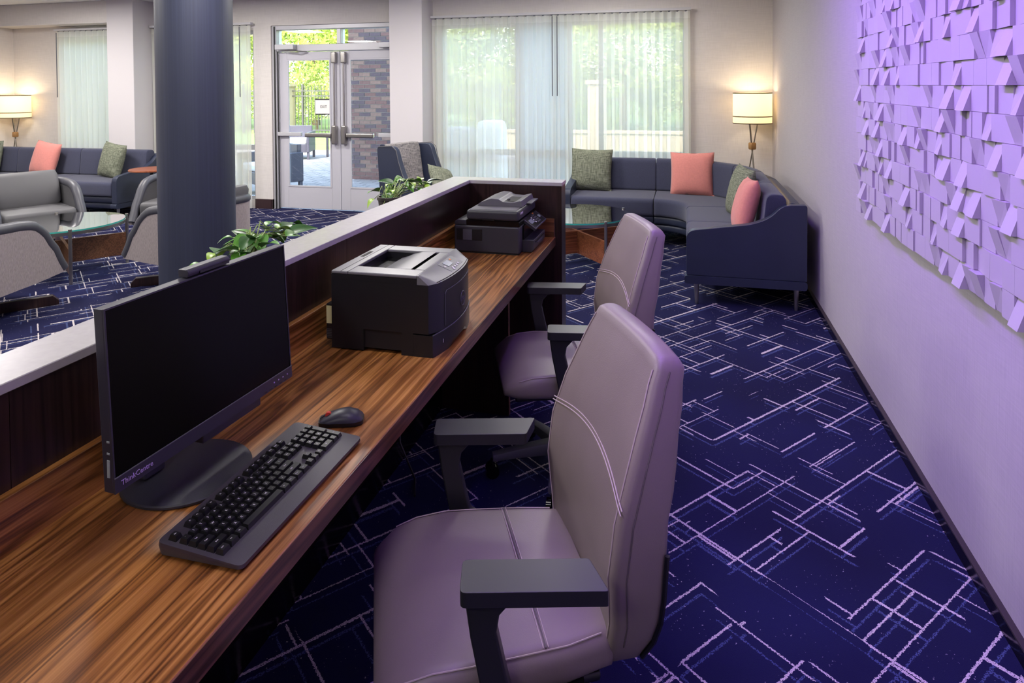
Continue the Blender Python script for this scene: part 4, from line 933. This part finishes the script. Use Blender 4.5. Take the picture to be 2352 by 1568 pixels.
# wicker furniture
def wicker_chair(label, x, y, rz):
    t = thing('wicker_armchair', label, 'armchair', (x, y, -.05), rz, 'patio wicker furniture')
    wv = B()
    def weave(p0, u, v, nu, nv):
        p0, u, v = Vector(p0), Vector(u), Vector(v); nn_ = u.cross(v).normalized()*.008
        for i in range(nu):
            for j in range(nv):
                if (i+j) % 2 == 0:
                    a = p0+u*(i/nu)+v*(j/nv)+nn_; b_ = a+u/nu; c_ = b_+v/nv; d_ = a+v/nv; wv.add([a, b_, c_, d_], [(0, 1, 2, 3)])
    for sx in (-1, 1): box('side_panel', 'wicker_frame', sx*.34-.03, sx*.34+.03, -.36, .34, .16, .60, t, bevel=.01)
    box('back_panel', 'wicker_frame', -.31, .31, -.36, -.29, .16, .72, t, bevel=.01); box('front_panel', 'wicker_frame', -.31, .31, .28, .33, .16, .34, t, bevel=.01)
    weave((-.371, -.36, .17), (0, .7, 0), (0, 0, .42), 26, 16); weave((.371, .34, .17), (0, -.7, 0), (0, 0, .42), 26, 16); weave((.31, -.3605, .17), (-.62, 0, 0), (0, 0, .54), 22, 20); weave((-.31, .331, .17), (.62, 0, 0), (0, 0, .16), 22, 6)
    wv.obj('weave', 'wicker', t)['kind'] = 'stuff'
    box('seat_cushion', 'cushion_white', -.30, .30, -.28, .30, .34, .45, t, bevel=.03, seg=3)
    for sx in (-1, 1):
        for yy in (-.32, .30): box('leg', 'wicker_frame', sx*.34-.025, sx*.34+.025, yy-.025, yy+.025, 0, .16, t)
wicker_chair('dark wicker armchair on the patio nearest the left glass door', -6.13, 8.95, math.radians(150))
wicker_chair('dark wicker armchair with white cushion further out on the patio', -8.45, 13.3, math.radians(-160))
t = thing('patio_table', 'small dark patio table beside the far wicker armchair', 'table', (-7.72, 13.95, -.05)); box('table_top', 'wicker_frame', -.22, .22, -.22, .22, .43, .46, t)
for sx in (-1, 1):
    for sy in (-1, 1): box('leg', 'wicker_frame', sx*.195-.02, sx*.195+.02, sy*.195-.02, sy*.195+.02, 0, .43, t)
for nm, lb, x, y, a, h, mt in (('covered_grill', 'low grey covered patio grill outside the wide window', -3.55, 10.3, .26, .93, 'cover_grey'), ('covered_grill', 'taller white covered patio grill outside the wide window', -3.02, 10.35, .20, 1.04, 'cover_white')):
    t = thing(nm, lb, 'grill', (x, y, -.05)); B().loft([[(px*k, py*k, z) for px, py in rrect(a*2, .5, .06, 4)] for z, k in ((0, 1.05), (.5, 1), (h-.12, .98), (h-.03, .86), (h, .6))]).obj('cover', mt, t, smooth=50); box('hem', 'cover_grey', -a*1.06, a*1.06, -.27, .27, 0, .03, t)
# fence, stone wall, pillars
fe = thing('iron_fence', 'black iron picket fence in front of the trees', 'fence', (-15.0, 20.4, -.05)); FL = 14.0
for z in (.12, 1.28, 1.45): box('rail', 'iron', 0, FL, -.018, .018, z, z+.035, fe)
pk = B().box(-.009, .009, -.009, .009, 0, 1.62).mesh('picket', 'iron'); po = B().box(-.03, .03, -.03, .03, 0, 1.7).mesh('post', 'iron')
for i in range(int(FL/.125)): link('picket', pk, fe, (.06+i*.125, 0, .03))
for i in range(7): link('post', po, fe, (i*2.33, .03, 0))
sw = thing('garden_wall', 'low cream stone garden wall with coping behind the sheer curtain', 'wall', (0, 16.4, -.05)); box('wall_body', 'stone_cream', -5.2, 4, 0, .3, 0, .42, sw); box('coping', 'stone_cream', -5.25, 4.05, -.04, .34, .42, .48, sw)
for lb, x, y in (('cream stone gate pillar standing on the low garden wall', -2.12, 16.35), ('cream stone pillar at the end of the iron fence', -13.25, 20.2)):
    t = thing('stone_pillar', lb, 'pillar', (x, y, -.05)); box('shaft', 'stone_cream', -.2, .2, -.06, .36, 0, 1.62, t); box('pillar_cap', 'stone_cream', -.25, .25, -.11, .41, 1.62, 1.72, t)
# trees
def crown(seed, n, mt):
    rnd = random.Random(seed); b_ = B(); blobs = [(rnd.gauss(0, 1.3), rnd.gauss(0, 1.1), rnd.uniform(1.0, 6.2), rnd.uniform(.7, 1.35)) for _ in range(22)]
    for i in range(n):
        bx0, by0, bz0, r_ = rnd.choice(blobs); v = Vector((rnd.gauss(0, 1), rnd.gauss(0, 1), rnd.gauss(0, 1))).normalized()*r_*rnd.uniform(.55, 1.0)
        p = Vector((bx0, by0, bz0))+v; d = Vector((rnd.gauss(0, 1), rnd.gauss(0, 1), rnd.gauss(0, .6))).normalized(); e_ = d.orthogonal().normalized(); e2 = d.cross(e_); an = rnd.uniform(0, PI); e_, e2 = e_*math.cos(an)+e2*math.sin(an), e2*math.cos(an)-e_*math.sin(an); s_ = rnd.uniform(.05, .11)
        b_.add([p-e_*s_, p+e2*s_*.55, p+e_*s_, p-e2*s_*.55], [(0, 1, 2, 3)])
    return b_
def nrecalc(b_, name, mt):
    me = bpy.data.meshes.new(name); me.from_pydata(b_.v, [], b_.f); me.materials.append(MT[mt]); return me
CR = [nrecalc(crown(1, 11000, 0), 'foliage', 'foliage'), nrecalc(crown(2, 11000, 0), 'foliage', 'foliage_b')]
TRK = B().tube([(0, 0, 0), (.08, .03, 1.5), (0, .1, 3.2), (.1, 0, 5)], [.16, .13, .1, .04], 9).mesh('trunk', 'bark', 50)
TREES = [(-27.5, 23, 1.15, 0, 'leafy tree seen through the far left curtain'), (-23, 25, 1.2, 1, 'pale leafy tree seen through the far left curtain, further right'), (-18.2, 24, 1.05, 0, 'leafy tree seen between the column and doors'),
         (-15.2, 25.5, 1.2, 1, 'tall sunlit tree behind the fence, left in the door glass'), (-12.4, 23.4, 1.0, 0, 'sunlit yellow green tree behind the fence in the left door'), (-9.6, 25.5, 1.2, 0, 'sunlit tree behind the brick wall'),
         (-7.0, 22.5, 1.05, 1, 'leafy tree at the left of the wide window'), (-4.4, 24.5, 1.1, 0, 'leafy tree in the middle of the wide window'), (-1.9, 21.5, .85, 1, 'smaller tree behind the cream pillar'), (.4, 24.5, 1.05, 0, 'leafy tree at the right edge of the wide window'), (3.2, 26, 1.2, 1, 'leafy tree outside beyond the right wall')]
for i, (x, y, s_, k_, lb) in enumerate(TREES):
    t = thing('leafy_tree', lb, 'tree', (x, y, -.06), i*1.3, 'trees beyond the patio'); t.scale = (s_, s_, s_)
    link('trunk', TRK, t); link('foliage', CR[k_], t)['kind'] = 'stuff'
for i, x in enumerate([-20.5, -18.0, -15.6, -13.2, -10.9, -8.6, -6.2, -3.9, -1.6, .8, 3.2]):
    t = thing('hedge_shrub', 'broad leafy shrub growing low behind the fence and garden wall', 'shrub', (x, 22.2+(i % 3)*.3, -.45), i*2.1, 'hedge behind the fence'); t.scale = (.62, .55, .42)
    link('trunk', TRK, t, sc=(.7, .7, .4)); link('foliage', CR[i % 2], t)['kind'] = 'stuff'
hs = thing('neighbour_house', 'grey house with arched window behind the trees', 'building', (-19.6, 33, -.06))
box('house_body', 'house_wall', -4, 5, 0, 6, 0, 6, hs); B().prism([(-4.5, 6), (.5, 9), (5.5, 6)], -.4, 6.4, 'y').obj('roof', 'roof_grey', hs)
ar = [(.6*math.cos(a)+1.0, 3.6+.6*math.sin(a)) for a in [PI*i/14 for i in range(15)]]+[(.4, 2.0), (1.6, 2.0)]
wdw = B().prism(ar, -.06, .02, 'y').obj('arched_window', 'house_glass', hs)
for xx in (.7, 1.0, 1.3): box('window_bar', 'iron', xx-.02, xx+.02, -.09, -.06, 2.0, 4.1, wdw)
